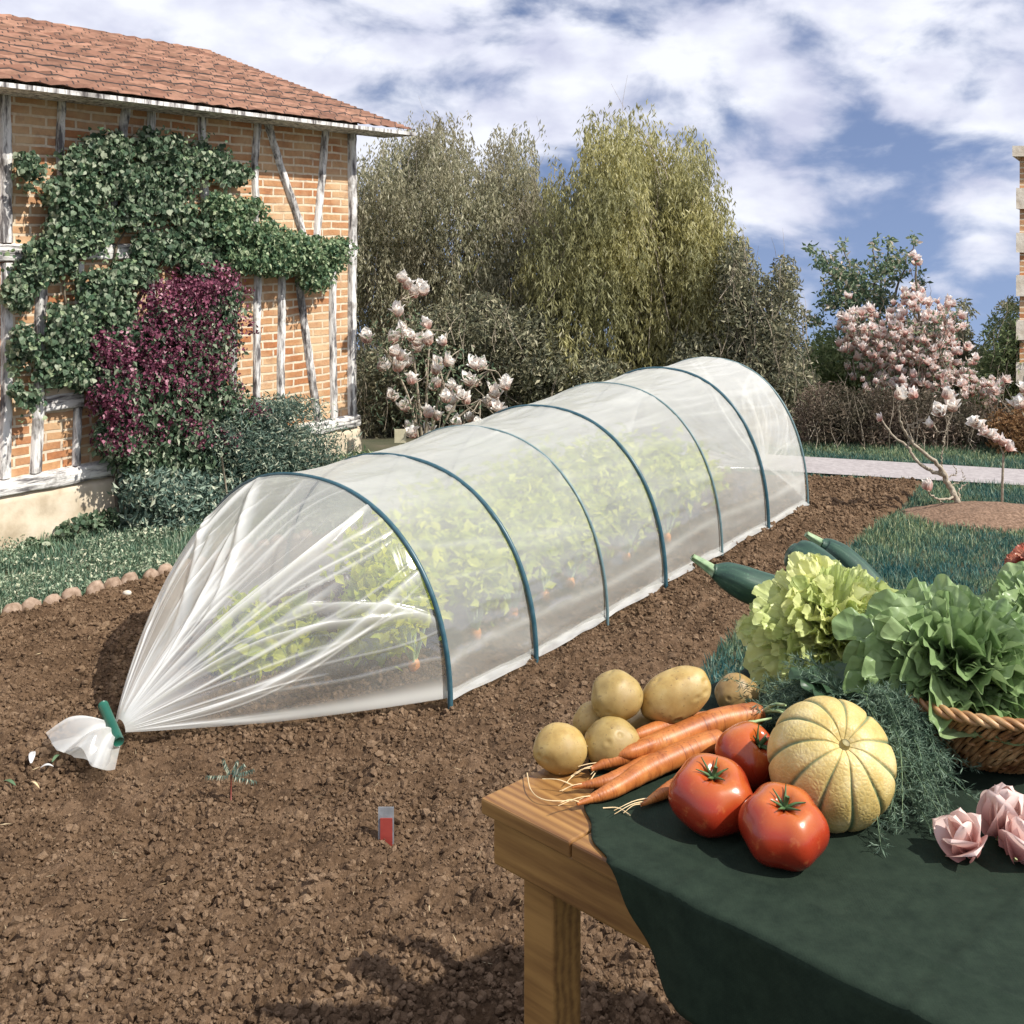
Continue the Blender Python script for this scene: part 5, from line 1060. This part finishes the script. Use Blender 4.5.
for k in range(3): tube(mb, [bp(a, 1, .004*math.sin(a*22+k*2.09)+0) if False else (np.array(bp(a, 1, .005*math.sin(a*22+k*2.09)))+[0, 0, .005*math.cos(a*22+k*2.09)]) for a in np.linspace(0, 2*math.pi, 260)], .0042, 6, cap=False)
mb.build('rim', M_wick, bs)
mb = MB(); A, B_ = np.meshgrid(np.linspace(0, 1, 4), np.linspace(0, 2*math.pi, 49)[:-1], indexing='ij'); mb.add(np.stack([bc[0]+r0*A*np.cos(B_), bc[1]+r0*A*np.sin(B_), TZ+CZ+.004+0*A], -1), grid_faces(4, 48, wrapv=True)); 
Tt, Aa = np.meshgrid(np.linspace(0, .97, 8), np.linspace(0, 2*math.pi, 65)[:-1], indexing='ij'); mb.add(np.stack([bc[0]+(r0+(r1-r0)*Tt**.8-.006)*np.cos(Aa), bc[1]+(r0+(r1-r0)*Tt**.8-.006)*np.sin(Aa), TZ+CZ+.004+bh*Tt], -1), grid_faces(8, 64, wrapv=True))
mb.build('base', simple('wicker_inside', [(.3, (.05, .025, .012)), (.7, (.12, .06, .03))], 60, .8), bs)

# ------------------------------------------------------------ feathery dill
M_gstalk = simple('dill_stalk', [(.3, (.09, .16, .08)), (.7, (.2, .28, .15))], 60, .5)
def dill(base, tips, n, label, seed, spread=.035):
    r = np.random.default_rng(seed); o = empty('dill_bunch', base, label, 'herb bunch'); ms = MB(); Pn, Fn, Sn = [], [], []
    for k in range(n):
        e = np.array(tips[k % len(tips)])+r.normal(0, spread, 3)*np.array([1, .7, .5]); e[2] = max(e[2], TZ+.014); b = np.asarray(base)+r.normal(0, .008, 3); b[2] = max(b[2], TZ+.012); m = (b+e)/2+[0, 0, .015+.02*r.random()]+r.normal(0, .012, 3)
        S = smoothpath([b, m, e], 16); tube(ms, S, np.linspace(.0011, .0004, 16), 4, cap=False)
        for i in range(4, 16):
            d0 = S[min(i+1, 15)]-S[i-1]; d0 /= np.linalg.norm(d0)+1e-9
            for j in range(5):
                dv = d0*.7+r.normal(0, .75, 3); dv /= np.linalg.norm(dv); q = S[i]; L_ = r.uniform(.010, .022)*(1.2-.4*i/16)
                Pn.append(q); Fn.append(dv); Sn.append(L_)
                for l in range(5):
                    d2 = dv+r.normal(0, .7, 3); Pn.append(q+dv*L_*r.random()); Fn.append(d2); Sn.append(L_*.55)
    Pn = np.array(Pn); Pn[:, 2] = np.maximum(Pn[:, 2], TZ+.008); ms.build('stalk', M_gstalk, o); mb = MB(); scatter(mb, leaf(.13, .02, 0), Pn, frames(np.array(Fn), rdir(len(Pn))), np.array(Sn)); mb.build('frond', M_dill, o, smooth=False)
dill(G(880, 735, TZ+.03), [G(765, 708, TZ+.04), G(790, 700, TZ+.05), G(775, 722, TZ+.02), G(820, 690, TZ+.06), G(745, 700, TZ+.03), G(840, 700, TZ+.07), G(800, 715, TZ+.03)], 46, 'feathery dill sprigs in front of the yellow lettuce', 1)
dill(G(880, 705, TZ+.09), [G(890, 770, TZ+.04), G(905, 790, TZ+.03), G(925, 780, TZ+.03), G(900, 815, TZ+.02), G(920, 812, TZ+.02), G(940, 770, TZ+.03), G(880, 820, TZ+.02), G(890, 750, TZ+.06)], 56, 'feathery dill hanging down between the melon and the basket', 2)
t = empty('leafy_greens', G(840, 690, TZ+.05), 'dark leafy greens tucked between the melon and the lettuces', 'greens'); mb = MB()
for k in range(13):
    V, fc, U = lettuce_leaf(.10, .035, .3+.5*rng.random(), math.pi/2+1.3+k*.35, .006, 2.5, .8, 900+k); mb.add(V+W(852+5*(k % 3), 712, 1.6), fc, U)
mb.build('leaves', lettucemat('dark_greens', (.25, .33, .2), (.09, .16, .075), (.05, .1, .05)), t)

# ------------------------------------------------------------ pink rosebuds at the lower right
M_rosep = petal_mat('rose_petal', (.62, .3, .27), (.78, .5, .45), (.86, .68, .62))
def rose(px, py, d, sc, label, seed, up=(0, -.1, 1), n=8, op=.15):
    r = np.random.default_rng(seed); o = empty('rosebud', W(px, py, d), label, 'rose'); mb = MB(); U_ = Vector(up).to_track_quat('Z', 'Y').to_matrix(); U_ = np.array(U_)
    for i in range(n):
        f = i/(n-1); V, fc, U = petal(.070*sc*(1-.10*f), (.024+.010*f)*sc, -.45+1.1*f*op*2, .10+op*f*1.5, i*2.4+r.normal(0, .2), 16, 13, .42); V[:, 2] -= .03*sc; V[:, :2] *= 1+.12*f
        mb.add(V@U_.T, fc, U)
    b = mb.build('petals', M_rosep); b.parent = o
    mb = MB(); P = np.array([[0, 0, -.028*sc], [0, 0, -.05*sc], [.01, .01, -.09*sc]]); tube(mb, P@U_.T, [.006, .004, .003], 8); b = mb.build('stalk', M_stem, None); b.parent = o
rose(1003, 815, 1.36, 1.0, 'pale pink rosebud standing at the lower right corner', 1, (.05, -.15, 1)); rose(962, 838, 1.33, .8, 'half open pink rosebud left of another, at the lower edge', 2, (-.5, -.2, 1), op=.5); rose(1026, 842, 1.32, .9, 'pink rosebud cut by the lower right corner, nearest the corner', 3, (.4, -.2, 1), op=.5)

# ------------------------------------------------------------ small things on the soil
o = empty('seedling', G(231, 800, .03), 'tiny dark seedling with narrow leaflets on the soil in front of the gathered end', 'seedling'); b = G(231, 800, .03); mb = MB(); top_ = b+[0, 0, .075]; tube(mb, [b, (b+top_)/2, top_], .0022, 6); mb.build('stem', simple('red_stem', [(.3, (.16, .03, .02)), (.7, (.24, .06, .04))], 40), o)
Pn, Fn = [], []
for e in [(-.07, 0, .0), (.06, .02, .01), (-.03, .03, .035), (.04, -.01, .04), (.01, .03, .03), (.07, 0, -.015)]:
    for i in np.linspace(.2, 1, 9):
        for sgn in (-1, 1): Pn.append(top_+np.array(e)*i); Fn.append([.25*sgn+e[0]*2, .2*sgn, -.9])
mb = MB(); scatter(mb, leaf(.26), np.array(Pn), frames(np.array(Fn), rdir(len(Pn))), np.full(len(Pn), .018)); mb.build('leaves', M_rose, o, smooth=False)
o = empty('plant_label', G(386, 840, .02), 'small red and silver seed label standing in the soil', 'plant label'); b = G(386, 840, .02); mb = MB()
box(mb, b[0]-.022, b[0]+.022, b[1], b[1]+.002, b[2]-.03, b[2]+.092, np.array(Matrix.Rotation(.12, 3, 'Y')) if False else None); mb.build('backing', simple('silver', [(.3, (.2, .21, .22)), (.7, (.34, .36, .38))], 30, .4), o, smooth=False)
mb = MB(); box(mb, b[0]-.016, b[0]+.018, b[1]-.0025, b[1]-.0005, b[2]-.028, b[2]+.062); mb.build('red_panel', simple('red_print', [(.3, (.3, .04, .035)), (.7, (.4, .07, .05))], 20, .5), o, smooth=False)
def scrap(name, px, py, L_, w0, ang, mat, label, cat, h=.035):
    mb = MB(); u = np.linspace(0, 1, 10)[:, None]; v = np.linspace(-1, 1, 5)[None]; x = u*L_+0*v; y = v*w0*np.sin(np.clip(u*.95+.05, 0, 1)*math.pi)**.7; z = .008*np.sin(u*math.pi)*np.ones_like(v)+.3*np.abs(y)+.006
    c, s = math.cos(ang), math.sin(ang); mb.add(np.stack([x*c-y*s, x*s+y*c, z], -1)+G(px, py, h), grid_faces(10, 5)); o = mb.build(name, mat); sm = o.modifiers.new('thickness', 'SOLIDIFY'); sm.thickness = .001; return tag(o, label, cat)
M_pale = simple('dry_pale', [(.3, (.5, .5, .48)), (.7, (.68, .68, .66))], 40, .6); M_gl = simple('weed_green', [(.3, (.05, .11, .05)), (.7, (.12, .2, .1))], 40, .6)
scrap('plastic_scrap', 31, 765, .085, .010, 1.9, M_pale, 'thin pale scrap lying on the soil left of the film tail', 'scrap')
scrap('plastic_scrap', 40, 770, .04, .006, .3, M_pale, 'tiny pale flake below the film tail on the soil', 'scrap')
scrap('weed', 52, 764, .05, .006, 1.4, M_gl, 'small green weed blade beneath the film tail', 'weed')
scrap('weed', 3, 783, .06, .006, -.5, M_gl, 'small green weed blade at the left edge of the soil', 'weed')
scrap('straw', 30, 784, .06, .003, -.7, M_root, 'short piece of straw on the soil at the lower left', 'straw')
v, f = ICO2; mb = MB(); mb.add(v*np.array([.022, .018, .013])*(1+.1*vn(v*3))[:, None]+G(127, 593, .05), f); tag(mb.build('pebble', M_stone), 'single pale pebble on the soil by the edging stones', 'pebble')
scrap('blue_strip', 499, 822, .05, .01, .2, simple('blue_plastic', [(.3, (.03, .22, .32)), (.7, (.06, .3, .42))], 30, .4), 'small blue plastic strip on the soil below the table corner', 'scrap')
